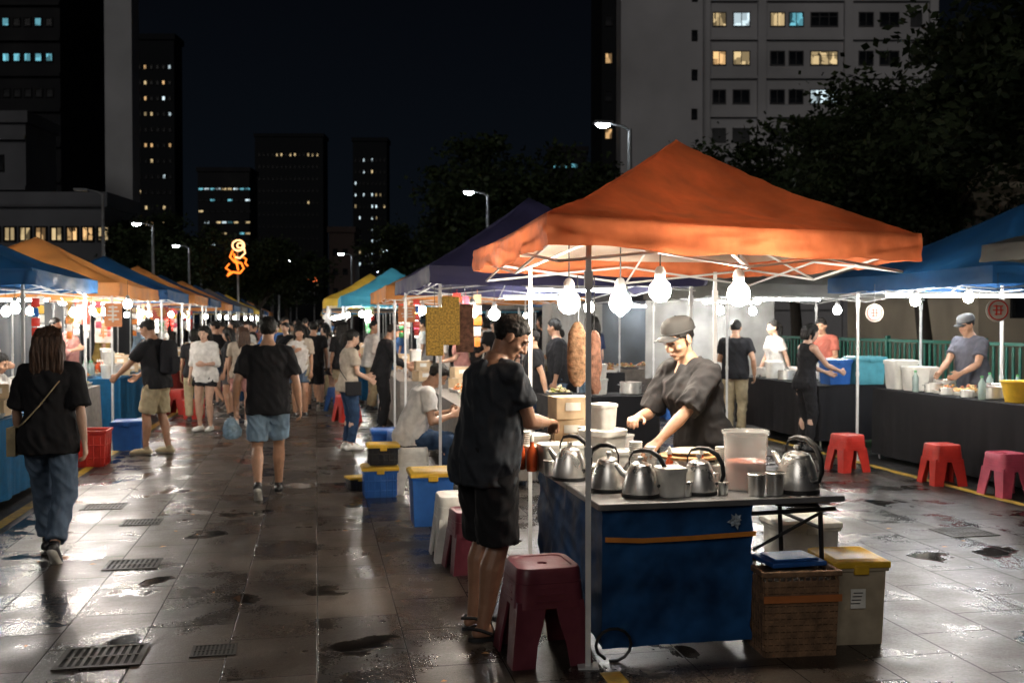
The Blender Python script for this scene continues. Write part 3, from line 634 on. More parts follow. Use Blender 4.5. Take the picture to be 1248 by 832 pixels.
def cleartub():
    o=thing('plastic_tub','clear plastic tub half full of orange drink','tub'); b=MB(); b.lathe([(.105,.0),(.118,.29),(.128,.30),(.128,.312),(.118,.31),(.102,.006)],n=36,cap=True); mk('tub_wall',b,CLEAR,o)
    b=MB(); b.lathe([(0,.008),(.100,.008),(.108,.15),(0,.152)],n=36); mk('drink',b,mat('orange_drink',(.7,.2,.09),.2),o); return o
place('cleartub',cleartub,(1.26,5.36,Z),0,1)
place('cleartub',cleartub,(.70,6.28,Z),0,.6,'small clear tub with orange drink on the cart')
def cupb():
    o=thing('steel_cup','steel cup','cup'); b=MB(); b.lathe([(.040,0),(.046,.105),(.049,.108),(.044,.107),(.038,.006)],n=24); mk('cup_body',b,STEEL,o); b=MB(); b.lathe([(.047,.104),(.050,.109),(.046,.112)],n=24,cap=False); mk('rim',b,STEEL,o); return o
for x,y,s_ in((1.27,5.155,1),(1.37,5.17,1.05),(.90,5.13,.7),(1.10,5.17,.6),(.56,5.52,.9),(.22,5.82,.8),(1.08,5.36,.8)): place('cup',cupb,(x,y,Z),0,s_,'stainless steel cup on the cart worktop','cups on the cart')
def cupstack():
    o=thing('cup_stack','stack of white paper cups','cups'); b=MB(); pr=[(0,0),(.028,0)]
    for i in range(12): pr+=[(.034,.07+i*.013),(.038,.072+i*.013),(.038,.078+i*.013),(.034,.080+i*.013)]
    pr+=[(.0,.07+12*.013)]; b.lathe(pr,n=18); mk('paper_cups',b,WHITEP,o); return o
for x,y,s_ in((.70,5.62,1),(.45,6.2,1.1),(.78,5.58,.9),(.08,6.15,1.0),(1.17,5.56,.9)): place('cupstack',cupstack,(x,y,Z),0,s_,'tall stack of white paper cups on the cart','cup stacks on the cart')
def boardb():
    o=thing('plate_stack','stack of plates','plates'); b=MB(); pr=[(0,0),(.05,0)]
    for i in range(6): pr+=[(.085,.014+i*.011),(.088,.017+i*.011),(.080,.018+i*.011)]
    pr+=[(.0,.075)]; b.lathe(pr,n=24); mk('plates',b,mat('ceramic',(.6,.58,.53),.25),o); return o
for x,y,s_ in((.50,5.75,1.0),(.30,6.15,.9),(.95,5.36,.8)): place('plates',boardb,(x,y,Z),0,s_,'stack of small white plates on the cart','plate stacks on the cart')
def tubb():
    o=thing('food_container','white container','container'); 
    sq=lambda w,z: [V(w/2*math.copysign(abs(math.cos(a))**.45,math.cos(a)),w/2*math.copysign(abs(math.sin(a))**.45,math.sin(a)),z) for a in [2*math.pi*j/24 for j in range(24)]]
    s=MB(); s.loft([sq(.13,0),sq(.14,.02),sq(.155,.15)]); mk('container_body',s,WHITEP,o)
    s=MB(); s.loft([sq(.165,.145),sq(.165,.165),sq(.14,.17)]); mk('lid',s,WHITEP,o); return o
for x,y,z,r,s_,lab in((.82,5.13,Z,.3,.9,''),(.24,5.98,Z,.3,1,''),(.55,6.0,Z,.9,1.5,''),(.66,5.80,Z,.1,.9,''),(.40,6.0,Z,.6,1.0,''),(1.12,5.46,Z,.2,.7,''),(.14,6.32,Z,.5,1.1,''),(.55,6.0,Z+.255,.7,.9,'white lidded container stacked on a larger one'),(.98,5.52,Z,.4,.85,'white container under the wooden board')): place('tub',tubb,(x,y,z),r,s_,lab or 'white lidded food container on the cart')
def cartonb():
    o=thing('carton','brown carton','carton'); s=MB(); s.box((0,0,.07),(.22,.17,.14)); mk('carton_body',s,CARTON,o,bevel=.003); s=MB(); s.box((0,0,.1405),(.222,.04,.003)); s.box((0,-.0865,.08),(.1,.003,.05)); mk('tape',s,WHITEP,o); return o
for x,y,z,r in((.36,6.35,Z,.2),(.37,6.36,Z+.142,.1),(.36,6.35,Z+.284,.3),(.18,6.12,Z+.0,.5)): place('carton',cartonb,(x,y,z),r,1,'small brown carton stacked on the cart')
mb=MB(); mb.lathe([(0,0),(.16,0),(.165,.015),(.15,.016),(0,.014)],n=32); o=thing('cutting_board','round wooden board with flat bread on a tub','board',(.98,5.52,Z+.145)); mk('board',mb,mat('wood_board',(.45,.25,.1),.5,0,.3,20,stretch=(1,8,1)),o)
mb=MB(); mb.ell((0,0,.035),(.13,.10,.022)); mk('bread',mb,FOODS[5],o)
def bottleb(): 
    o=thing('sauce_bottle','bottle','bottle'); b=MB(); b.lathe([(0,0),(.033,0),(.035,.01),(.035,.13),(.014,.17),(.012,.2)],n=16); mk('bottle_body',b,mat('sauce',(.5,.08,.02),.25),o); b=MB(); b.lathe([(.014,.198),(.014,.22),(.004,.245)],n=12); mk('cap',b,WHITEP,o); return o
def bot2b(): 
    o=thing('water_bottle','bottle','bottle'); b=MB(); b.lathe([(0,0),(.036,0),(.038,.01),(.036,.09),(.038,.17),(.016,.21),(.014,.235)],n=14); mk('bottle_body',b,mat('pet',(.25,.32,.3),.15),o); b=MB(); b.lathe([(.017,.23),(.017,.25),(.0,.252)],n=12); mk('cap',b,GREENP,o); return o
for x,y in((.48,6.12),(.05,6.05),(1.03,5.40),(.86,5.42),(.12,5.98)): place('bottle',bottleb,(x,y,Z),0,.9,'red sauce bottle with white cap on the cart','sauce bottles')
def jar_b():
    o=thing('steel_pot','pot','pot'); b=MB(); b.lathe([(0,0),(.13,0),(.14,.01),(.14,.15),(.148,.153),(.138,.15),(.13,.02),(0,.02)],n=28); mk('pot_body',b,STEEL,o); b=MB(); b.path([(.14,-.03,.11),(.17,-.02,.115),(.17,.02,.115),(.14,.03,.11)],.005,6); b.path([(-.14,-.03,.11),(-.17,-.02,.115),(-.17,.02,.115),(-.14,.03,.11)],.005,6); mk('handle',b,STEELD,o)
    b=MB(); b.lathe([(0,.12),(.13,.118),(.134,.12)],n=24); mk('soup',b,FOODS[1],o); return o
def potm(loc,sc=1,lab='stainless steel pot on a stall table'): place('pot',jar_b,loc,R.random()*3,sc,lab,'pots on the stall tables')
def tray_b(i):
    def f():
        o=thing('food_tray','tray','food tray'); s=MB()
        def rect(a,b,z): return [V(-a/2,-b/2,z),V(a/2,-b/2,z),V(a/2,b/2,z),V(-a/2,b/2,z)]
        s.loft([rect(.38,.28,0),rect(.42,.32,.05),rect(.41,.31,.05),rect(.37,.27,.006)]); mk('tray',s,STEELD if i%2 else WHITEP,o)
        s=MB(); rg=random.Random(i)
        for q in range(60):
            x,y=rg.uniform(-.17,.17),rg.uniform(-.12,.12); h=.02+.12*(1-(x/.2)**2)*(1-(y/.15)**2)*rg.random()
            s.ell((x,y,h),(rg.uniform(.02,.035),rg.uniform(.015,.028),.016),None,n=8,m=rg.randrange(2))
        mk('snacks',s,[FOODS[i%6],FOODS[(i+2)%6]],o); return o
    return f
def trayp(loc,rz=0,i=None,sc=1):
    i=R.randrange(6) if i is None else i; place('tray%d'%i,tray_b(i),loc,rz,sc,'tray heaped with fried snacks on a stall table','food trays on the stall tables')
def hang(name,lab,cat,loc,m,prof,top,rz=0):
    o=thing(name,lab,cat,loc,rz); s=MB(); rings=[]
    for z,w,d in prof: rings.append([V(w*math.cos(a)*(1+.25*noise.noise(V(z*20,a,rz))),d*math.sin(a)*(1+.3*noise.noise(V(z*15,a+3,rz)))+.01*math.sin(z*40),z) for a in [2*math.pi*j/24 for j in range(24)]])
    s.loft(rings); ob('bread_loaf',s.mesh('bread_loaf',(m,)),o)
    s=MB(); s.tube((0,0,prof[0][0]),(0,0,top),.003,.003,6); mk('string',s,BLACKP,o); return o
SAUS=mat('spotted_bread',(.26,.15,.085),.8,0,.5,45,.6,50,spec=.15)
SAUS2=mat('brown_bread',(.14,.07,.048),.8,0,.5,30,.6,50,spec=.15)
P_=lambda a: [(a+.02,.012,.01),(a,.03,.02),(a-.05,.050,.03),(a-.12,.060,.036),(a-.20,.062,.036),(a-.27,.058,.034),(a-.33,.045,.03),(a-.36,.02,.02)]
hang('hanging_bread','long tan spotted bread hanging from the canopy frame','bread',(.385,5.85,1.0),SAUS,P_(.66),.95)
hang('hanging_bread','brown bread hanging beside the tan one','bread',(.49,5.93,1.0),SAUS2,P_(.61),.95,.9)
YPAT=mat('yellow_mesh',(.5,.30,.05),.7,0,.6,60,.8,60)
for px,py,z0,m in((-.73,9.4,1.35,YPAT),(-.45,9.5,1.38,SAUS2),(-.58,9.45,1.45,YPAT)):
    o=thing('hanging_mat','patterned yellow sheet hanging from a canopy edge','hanging',(px,py,0),YAW)
    mb=MB(); mb.box((0,0,z0+.24),(.17,.03,.46)); mk('cloth_sheet',mb,m,o,bevel=.012); mb=MB(); mb.tube((0,0,z0+.47),(0,0,2.05),.003,.003,6); mk('string',mb,BLACKP,o)
PK=[ORANGEP,YELP,REDP,GREENP,PINKP,CARTON,WHITEP,BLUEP]
def strip_b(i):
    def f():
        rg=random.Random(i+50); o=thing('packet_strip','strip of packets','packets'); s=MB(); s.tube((0,0,.62),(0,0,.0),.0025,.0025,5)
        for k in range(5):
            z=.52-k*.115; w=rg.uniform(.07,.10); m=rg.randrange(3); t=rg.uniform(-.4,.4); Mr=Matrix.Rotation(t,3,'Z')
            s.loft([[Mr@V(w*.5*x,.016*y*q,0)+V(0,0,z+zz) for x,y in((-1,-.2),(0,-1),(1,-.2),(1,.2),(0,1),(-1,.2))] for zz,q in((-.05,.1),(-.03,.8),(0,1.2),(.03,.8),(.05,.1))],m=m)
        mk('snack_packets',s,[PK[i%8],PK[(i+5)%8],PK[6]],o); return o
    return f
def strips(u,v0,v1,n,z=1.42):
    for k in range(n):
        i=R.randrange(6); place('strip%d'%i,strip_b(i),S(u+R.uniform(-.05,.05),v0+(v1-v0)*(k+R.uniform(.2,.8))/n,z+R.uniform(-.04,.06)),YAW+R.uniform(-.6,.6),1,'strip of colourful snack packets hanging at a stall','hanging snack packets')
strips(-3.3,12.2,13.6,2); strips(-3.6,15.6,18.9,6); strips(-3.5,20.5,23.4,5); strips(-3.6,24.4,27,5); strips(-3.6,28,30.6,4); strips(1.7,9.9,13.0,3); strips(1.5,14.6,18.4,6); strips(1.1,20.2,23,4)
for v in(15.7,16.3,17.0,17.6,18.3): place('carton',cartonb,S(-4.1,v,.0),.2,2.2,'large brown carton on the ground behind a stall')
for u,v in((-4.9,15.8),(-5.2,17.0),(-5.0,18.6),(7.9,13.5),(8.1,14.6),(8.3,9.6),(8.3,10.4),(5.0,17.5),(-5.0,21.5),(-5.1,23)):
    box('stack%d'%(R.randrange(2)),R.choice([BLUEP,GREENP]),.5,.4,.34,S(u,v),YAW+R.uniform(-.2,.2),None,True,'plastic crate stacked behind a stall'); box('whitecrate',WHITEP,.42,.38,.40,S(u,v,.345),YAW+R.uniform(-.2,.2),None,True,'white crate stacked on another crate',.95)
# ---------------------------------------------------------------- bulbs
def bulb_b(m,far=False):
    def f():
        o=thing('light_bulb','bulb','light bulb')
        b=MB(); b.lathe([(.0,-.062),(.046,-.042),(.060,-.002),(.046,.042),(.026,.062)] if far else [(.0,-.062),(.030,-.055),(.053,-.032),(.061,0),(.052,.034),(.028,.060)],n=6 if far else 12); mk('glass',b,m,o,ang=180)
        b=MB(); b.lathe([(.027,.060),(.03,.066),(.03,.11),(.018,.13),(.006,.135)],n=12); mk('socket',b,SOCKET,o)
        b=MB(); b.tube((0,0,.135),(0,0,.34),.004,.004,6); mk('cord',b,BLACKP,o); return o
    return f
def bulb(x,y,z,k='near',sc=1): place('bulb'+k,bulb_b(BULB if k=='near' else BULBF,k!='near'),(x,y,z),0,sc,'glowing round light bulb hanging on a cord under a canopy','light bulbs under the canopies')
bulb(.36,6.3,1.80,sc=1.15);bulb(.68,6.25,1.80,sc=1.15);bulb(.81,5.45,1.85,sc=1.0);bulb(1.24,5.45,1.83,sc=1.05)
# ---------------------------------------------------------------- tents
LINING=mat('canopy_lining',(.70,.60,.50),.7,0,.15,3,transl=.38)
def tent(label,corners,rim,apex,val,m,poles=None,frame=True,vm=None,ins=.08,seed=0,group=None,wr=1):
    c=sum((Vector((*q,0)) for q in corners),Vector((0,0,0)))/4; o=thing('canopy_tent',label,'canopy tent',c,0,group)
    K=[Vector((*q,0))-c for q in corners]
    def bil(x,y): 
        x=(x+1)/2;y=(y+1)/2; return (K[0]*(1-x)+K[1]*x)*(1-y)+(K[3]*(1-x)+K[2]*x)*y
    n=80 if seed==1 else 24; mb=MB(); vs=[]
    for j in range(n+1):
        for i in range(n+1):
            x=-1+2*i/n;y=-1+2*j/n; r=max(abs(x),abs(y)); dg=abs(abs(x)-abs(y))
            z=rim+(apex-rim)*(1-r)-(.075*math.sin(math.pi*min(1,(r)))*min(1,dg*2.6))-(.05*math.sin(math.pi*(1-r)))
            p=bil(x,y); aa=math.atan2(y,x)
            if seed==1:
                z+=noise.noise(V(p.x*1.8+seed,p.y*1.8,z*2))*.014+(.5-abs(noise.noise(V(aa*7,r*1.5,seed))))*.020*min(1,r*1.5)
                z+=(.5-abs(noise.noise(V(p.x*8+p.y*3,p.y*7,4))))*.014-abs(noise.noise(V(p.x*19-p.y*8,p.y*17,9)))*.009+noise.noise(V(p.x*34,p.y*30,1))*.004
            else: z+=noise.noise(V(p.x*2.3+seed,p.y*2.3,z*2))*.022+abs(noise.noise(V(p.x*5,p.y*5+seed,1)))*.028*wr+(.5-abs(noise.noise(V(aa*7,r*1.5,seed))))*.026*min(1,r*1.5)*wr
            if r>.99: z=rim-.02*(1-min(abs(x),abs(y)))
            vs.append(V(p.x,p.y,z))
    fs=[]
    for j in range(n):
        for i in range(n):
            a=j*(n+1)+i;bq=a+1;cq=a+n+2;dq=a+n+1
            if (i<n/2)==(j<n/2): fs+=[(a,bq,cq),(a,cq,dq)]
            else: fs+=[(a,bq,dq),(bq,cq,dq)]
    mb.add(vs,fs); mk('canopy_roof',mb,m,o,ang=60,fix=False)
    if seed==1:
        mb=MB(); mb.add([V(p.x*.985,p.y*.985,p.z-.025) for p in vs],fs); mk('canopy_lining',mb,LINING,o,ang=60,fix=False)
    rows=[]; top=[];nv=[]
    for k in range(4):
        a=K[k];b_=K[(k+1)%4]; d=(b_-a); nn=V(d.y,-d.x,0).normalized(); q=90 if seed==1 else 40
        for j in range(q):
            t=j/q; p=a.lerp(b_,t); x=min(t,1-t)*2
            top.append(V(p.x,p.y,rim-.02*x)); nv.append(nn if 0<j else ((nn+V((a-K[k-1]).y,-(a-K[k-1]).x,0).normalized())*.7))
    for r in range(10):
        f=r/9; rw=[]
        for j,p in enumerate(top):
            w=noise.noise(V(p.x*3.2,p.y*3.2,seed+f*.8))*.035*f+noise.noise(V(p.x*9,p.y*9,seed))*.018*f+noise.noise(V(p.x*24,p.y*24,seed+f*2))*.008*min(1,f*3)+(.3-abs(noise.noise(V(p.x*6+f*2,p.y*6-f*2,seed))))*.02*wr*min(1,f*4)
            dz=noise.noise(V(p.x*2.2+9,p.y*2.2,seed))*.022+noise.noise(V(p.x*9,p.y*9,seed+3))*.008
            rw.append(p+nv[j]*(w+.016)+V(0,0,.006-(val+dz)*f))
        rows.append(rw)
    mb=MB(); mb.loft(rows,cap=False); mk('valance',mb,vm or m,o,ang=75,fix=False)
    if poles is None: poles=[c.to_2d()+Vector((k.x,k.y))*(1-ins) for k in K]
    for p in poles:
        if p is None: continue
        q=Vector((p[0],p[1],0))-c; mb=MB(); mb.box((q.x,q.y,rim/2-.05),(.026,.026,rim-.12))
        mb.box((q.x,q.y,.006),(.10,.10,.008)); mb.box((q.x,q.y,rim-.30),(.04,.04,.09)); mb.box((q.x,q.y,1.05),(.034,.034,.05))
        mk('pole',mb,WHITEMET,o)
    if frame:
        mb=MB(); Q=[K[i]*.94 for i in range(4)]
        hub=V(0,0,apex-.42)
        mb.tube(hub-V(0,0,.1),V(0,0,apex-.08),.015,.015,8); mb.tube(hub-V(0,0,.12),hub-V(0,0,.0),.03,.03,10)
        for k in range(4):
            a=Q[k];b_=Q[(k+1)%4]; h1=rim-.09;h2=rim-.21; mid=a.lerp(b_,.5)
            for s0,s1 in((a,mid),(mid,b_)):
                mb.tube(V(s0.x,s0.y,h1),V(s1.x,s1.y,h2),.008,.008,6); mb.tube(V(s0.x,s0.y,h2),V(s1.x,s1.y,h1),.008,.008,6)
            mb.tube(V(mid.x,mid.y,h2),hub,.008,.008,6)
            mb.tube(V(a.x,a.y,h1+.02),V(0,0,apex-.18),.011,.011,6)
        mk('frame',mb,WHITEMET,o)
    return o
def st(u0,u1,v0,v1): return [S(u0,v0).to_2d()[:],S(u1,v0).to_2d()[:],S(u1,v1).to_2d()[:],S(u0,v1).to_2d()[:]]
ORF=mat('canopy_orange',(.56,.155,.062),.62,0,.40,2.6,.9,6,transl=.36,rv=.12,det=9,spec=.3); ORF2=fabric('light_orange',(.52,.22,.065),.18); BLF=fabric('blue',(.012,.065,.17),.12); PUF=fabric('purple',(.035,.033,.085),.08); TEF=fabric('light_blue',(.05,.25,.36),.2); YEF=fabric('yellow',(.60,.42,.06),.25); GRF=fabric('grey',(.14,.14,.13),.12); DKF=fabric('dark',(.04,.04,.05),.08)
tent('orange peaked canopy tent with hanging bulbs over the cart',[(.17,4.64),(2.33,5.72),(1.95,8.05),(-.26,7.1)],2.18,2.84,.15,ORF,poles=[(.37,4.82),(1.6,7.85),(.13,7.05)],seed=1)
tent('dark purple canopy tent beside the orange one',st(1.05,3.8,9.3,13.4),2.2,3.12,.17,PUF,seed=2)
tent('light orange canopy tent in the stall row',st(1.0,4.0,14.4,18.6),2.2,3.0,.2,ORF2,seed=3)
tent('light blue canopy tent in the stall row',st(.5,2.7,20.4,23.0),2.2,2.85,.2,TEF,seed=4)
tent('yellow canopy tent in the stall row',st(.2,2.6,25,28),2.25,2.95,.2,YEF,seed=5)
tent('blue canopy tent above a snack table',st(-5.8,-2.8,10.75,13.75),2.21,2.92,.17,BLF,seed=6)
tent('light orange canopy tent in the stall row',st(-6.0,-2.85,15.5,19.1),2.25,3.05,.2,ORF2,seed=7)
tent('blue canopy tent in the stall row',st(-5.8,-2.85,20.3,23.6),2.3,3.05,.2,BLF,seed=8)
tent('light orange canopy tent in the stall row',st(-5.8,-2.8,24.3,27.2),2.3,3.05,.2,ORF2,seed=9)
tent('blue canopy tent in the stall row',st(-5.8,-2.8,27.8,30.8),2.3,3.0,.2,BLF,seed=10)
tent('blue canopy tent above a food table',st(6.15,9.15,8.2,11.2),2.2,2.98,.17,BLF,seed=12,poles=[S(7.62,10.0)[:2],S(6.42,11.0)[:2],S(9.0,8.35)[:2],S(9.0,11.0)[:2]])
tent('grey canopy tent over a stall',st(5.35,8.3,4.3,7.25),2.30,2.85,.14,GRF,seed=13,frame=False,poles=[S(5.6,4.6)[:2],S(8.1,7.0)[:2],S(8.1,4.6)[:2]])
tent('grey canopy tent over a side stall',st(5.4,8.6,12.7,16),2.2,2.85,.16,GRF,seed=14)
tent('dark canopy tent in the stall row',st(5.2,8.4,17,20.2),2.25,3.0,.2,DKF,seed=15)
i=0
for u,vs_,ms in((-5.7,(32,35.6,39.5,43.5,48,53,58,64),(ORF2,BLF,GRF,BLF,YEF,DKF,BLF,ORF2)),(.3,(30,34,38,42.5,47,52,58,64),(DKF,GRF,ORF2,TEF,BLF,DKF,YEF,GRF)),(5.2,(21.5,26,31,36,42),(BLF,GRF,DKF,TEF,GRF))):
    for v,m in zip(vs_,ms):
        i+=1; tent('%s canopy tent far down the stall row'%m.name.replace('canopy_','').replace('_',' '),st(u,u+2.9,v,v+3),2.25,3.0,.2,m,seed=20+i,frame=False,group='canopy tents of the stall rows')
for x,y,z in((-.40,10.0,1.78),(-.76,12.0,1.76),(-.2,11.2,1.76)): bulb(x,y,z,sc=1.0)
for x,y,z in((4.25,10.5,1.90),(4.72,10.3,1.93),(5.6,9.9,1.9),(-5.24,10.5,1.82),(-6.1,12,1.8),(-5.9,13.4,1.8),(-4.9,12.7,1.9)): bulb(x,y,z,'far',.9)
for u,v in((-3.4,16.3),(-3.6,18.2),(-4.6,17.5),(-3.5,21.3),(-3.6,23),(-3.5,25.6),(-3.6,29),(-3.5,33.5),(-3.4,37),(-3.5,41),(-3.5,45),(-3.4,50),(-3.4,55),(-3.4,60),(1.6,15.3),(1.5,17.4),(1.1,21),(1.0,22.6),(.8,26.3),(.8,31.5),(.8,35.5),(.8,40),(.8,44),(.8,49),(.9,54),(.9,60),(3.2,11.5),(6.0,14.2),(6.9,15),(7.6,13.6),(5.8,18.6),(6.8,18),(5.8,23),(5.8,27.5),(5.8,32.5),(5.8,37.5),(2.2,22),(-4.5,22),(-4.6,26)): bulb(*S(u,v,1.85),'far')
def tubel():
    o=thing('tube_lamp','tube','tube lamp'); b=MB(); b.tube((-.5,0,0),(.5,0,0),.016,.016,6); mk('glass_tube',b,TUBE,o); b=MB(); b.box((0,0,.03),(1.06,.05,.03)); mk('lamp_housing',b,WHITEP,o); b=MB(); b.tube((-.4,0,.045),(-.4,0,.2),.004,.004,6); b.tube((.4,0,.045),(.4,0,.2),.004,.004,6); mk('cord',b,BLACKP,o); return o
for u,v,a in((7.3,11.0,0),(8.2,10.9,0),(6.6,13.2,0),(6.8,15.6,0),(3.0,13.2,0),(6.8,19.8,0),(-4.0,19,0),(-4.4,15.8,0),(2.6,9.8,0)): place('tubelamp',tubel,S(u,v,2.0),YAW+a,1,'glowing white tube lamp under a canopy','tube lamps under the canopies')
# ---------------------------------------------------------------- tables
def table(label,u0,u1,v0,v1,h,cm,drop=.72,fill=True,dens=.40):
    c=S((u0+u1)/2,(v0+v1)/2); w=u1-u0;d=v1-v0; o=thing('stall_table',label,'table',c,YAW)
    mb=MB(); mb.box((0,0,h-.015),(w,d,.03)); mk('tabletop',mb,cm,o,bevel=.004)
    for sx in(-1,1):
        for sy in(-1,1):
            mb=MB(); mb.tube((sx*(w/2-.06),sy*(d/2-.06),0),(sx*(w/2-.06),sy*(d/2-.06),h-.03),.014,.014,8); mk('leg',mb,STEELD,o)
    per=[]
    K=[V(-w/2,-d/2,0),V(w/2,-d/2,0),V(w/2,d/2,0),V(-w/2,d/2,0)]
    for k in range(4):
        a=K[k];b_=K[(k+1)%4];dd=b_-a; nn=V(dd.y,-dd.x,0).normalized(); q=max(6,int(dd.length/.045))
        for j in range(q): per.append((a.lerp(b_,j/q),nn))
    rows=[]; sd=R.random()*20
    for r in range(9):
        f=r/8; rows.append([p+nn*(.006+f*(.045*noise.noise(V(p.x*6,p.y*6,sd))+.02*noise.noise(V(p.x*15,p.y*15,sd+f))+.012))+V(0,0,h+.002-drop*f) for p,nn in per])
    mb=MB(); mb.loft(rows,cap=False); mk('tablecloth',mb,cm,o,ang=75)
    if fill:
        nu=max(1,int(w/.36)); nv=max(1,int(d/dens))
        for i in range(nu):
            for j in range(nv):
                p=S(u0+(i+.5)*w/nu+R.uniform(-.03,.03),v0+(j+.5)*d/nv+R.uniform(-.03,.03),h+.003); r=R.random()
                if r<.42: trayp(p,YAW+math.pi/2+R.uniform(-.1,.1),sc=.85)
                elif r<.55: potm(p,R.uniform(.7,1))
                elif r<.75:
                    s_=R.uniform(1,1.5); place('tub',tubb,p,R.random(),s_,'white lidded food container on a stall table')
                    if R.random()<.5: place('tub',tubb,p+V(0,0,.172*s_),R.random(),s_*.9,'white lidded container stacked on another container')
                elif r<.86:
                    for q in range(4): place('bottle' if r<.79 else 'bottle2',bottleb if r<.79 else bot2b,p+V((q%2)*.09-.04,(q//2)*.09-.04,0),0,1,'bottle standing on a stall table','bottles on the stall tables')
                else:
                    place('carton',cartonb,p,R.random(),1.1,'small brown carton on a stall table'); place('carton',cartonb,p+V(0,0,.158),R.random(),1.0,'small brown carton stacked on another carton')
BLT=cloth('blue_table',(.012,.09,.20)); BKT=cloth('black_table',(.014,.014,.016)); WTT=cloth('white_table',(.24,.22,.20)); RDT=cloth('red_table',(.35,.04,.03))
table('snack table covered with a bright blue cloth',-3.55,-2.75,8.6,11.1,.80,BLT)
table('snack table covered with white cloth',-3.7,-2.9,11.5,14.4,.82,WTT)
table('stall table with blue cloth and food trays',-3.7,-2.9,15.8,18.9,.82,BLT)
table('food table draped in black cloth',6.75,7.5,7.0,11.2,.86,BKT,.80,fill=False)
table('counter draped in black cloth',6.45,7.6,12.0,14.6,.84,BKT,fill=False)
table('stall table with white cloth',1.45,2.15,9.8,13.0,.80,WTT)
table('stall table with white cloth under the orange canopy',1.2,1.9,14.6,18.3,.80,WTT)
table('stall table with black cloth in the next stall',2.6,3.9,11.0,11.7,.82,BKT)
table('long serving table with white cloth',4.6,6.2,17.2,18.0,.82,WTT)
table('serving table with black cloth',3.9,5.1,16.1,16.8,.82,BKT)
for u,v,m in((-3.6,20.5,RDT),(-3.6,24.4,BLT),(-3.6,28,WTT),(-3.5,32.2,BLT),(-3.5,36,RDT),(-3.5,40,WTT),(.9,20.2,BLT),(.7,25.2,RDT),(.6,30.2,WTT),(.6,34.3,BLT),(.6,38.3,WTT),(5.6,21.8,WTT),(5.6,26.2,BLT)):
    table('stall table with %s cloth'%m.name.split('_')[1],u,u+.75,v,v+2.6,.82,m,dens=.6)
for u,v in((7.0,13.0),(6.7,13.4),(7.1,13.9),(6.7,14.2),(7.3,14.4)): potm(S(u,v,.843),.9); 
for u,v in((7.35,12.8),(7.3,13.4),(6.7,13.8)): place('tub',tubb,S(u,v,.843),.2,1.5,'white lidded food container on a stall table')
zt=.863
o=thing('plastic_tub','yellow plastic tub on the black draped table','tub',S(7.05,8.95,zt)); mb=MB(); mb.lathe([(0,0),(.15,0),(.19,.2),(.205,.205),(.205,.215),(.18,.21),(.14,.01)],n=30); mk('tub_wall',mb,YELP,o)
for u,v,s_ in((7.05,9.4,.85),(7.3,9.7,.9),(7.0,10.35,.7),(7.3,9.2,.8),(7.25,10.5,.9),(6.92,9.62,.5),(6.92,10.0,.5),(7.15,9.62,.6),(6.9,8.55,.6)): potm(S(u,v,zt),s_)
for u,v,i in((7.1,9.85,0),(7.05,10.1,4),(7.3,10.1,2),(7.0,8.4,1),(7.0,7.8,3),(7.3,8.3,5)): trayp(S(u,v,zt),YAW+math.pi/2,i,.8)
for u,v,s_ in((7.0,10.7,1.7),(7.0,11.0,2.1),(7.3,10.95,1.6)): place('tub',tubb,S(u,v,zt),.2,s_,'tall white container on the black draped table')
for u,v in((6.86,9.3),(6.87,10.5),(7.4,9.45),(7.4,9.9)): place('bottle2',bot2b,S(u,v,zt),0,1,'bottle standing on a stall table','bottles on the stall tables')
def rsign(loc,rz,lab,r=.15):
    o=thing('round_sign',lab,'sign',loc,rz); mb=MB(); mb.tube((0,.008,0),(0,-.008,0),r,r,28); mk('sign_plate',mb,mat('sign_plate',(.4,.38,.34),.6),o)
    mb=MB(); 
    ring=[V(r*.82*math.cos(a),-.012,r*.82*math.sin(a)) for a in [2*math.pi*i/28 for i in range(29)]]; mb.path(ring,.006,6)
    for x,z,w,h in((0,.35,.8,.10),(0,.0,.9,.10),(0,-.35,.6,.10),(-.15,0,.1,.9),(.22,.0,.1,.7)): mb.box((x*r,-.011,z*r),(w*r,.006,h*r))
    mk('sign_mark',mb,mat('sign_red',(.5,.04,.03),.5),o)
    mb=MB(); mb.tube((0,0,r),(0,0,r+.22),.003,.003,6); mk('string',mb,BLACKP,o)
rsign((4.02,11.05,1.78),0,'round white sign with red marks hanging from a pole',.10)
rsign(S(5.75,7.6,1.78),0,'round white sign with red ring hanging from a canopy edge',.10)
def banner(loc,rz,w,h,cols,lab):
    o=thing('hanging_banner',lab,'banner',loc,rz); 
    mb=MB(); mb.loft([[V(x*w/2,.02*noise.noise(V(x*2,z*3,w*50))+s,z*h/2) for x,s in((-1,-.004),(-.3,-.004),(.3,-.004),(1,-.004),(1,.004),(.3,.004),(-.3,.004),(-1,.004))] for z in(-1,-.5,0,.5,1)]); mk('banner_sheet',mb,cols[0],o)
    mb=MB(); mb.box((0,-.024,.05*h),(w*.10,.004,h*.7))
    rg=random.Random(w*77+h)
    for k in range(4): mb.box((rg.uniform(-.08,.08)*w,-.0245,h*(.33-.17*k)),(w*rg.uniform(.4,.7),.005,h*.07))
    mk('printed_pattern',mb,cols[1],o)
BO=mat('banner_orange',(.38,.14,.05),.7); BW=mat('banner_white',(.38,.35,.30),.7); BR=mat('banner_red',(.28,.05,.03),.7); BY=mat('banner_yellow',(.42,.28,.06),.7)
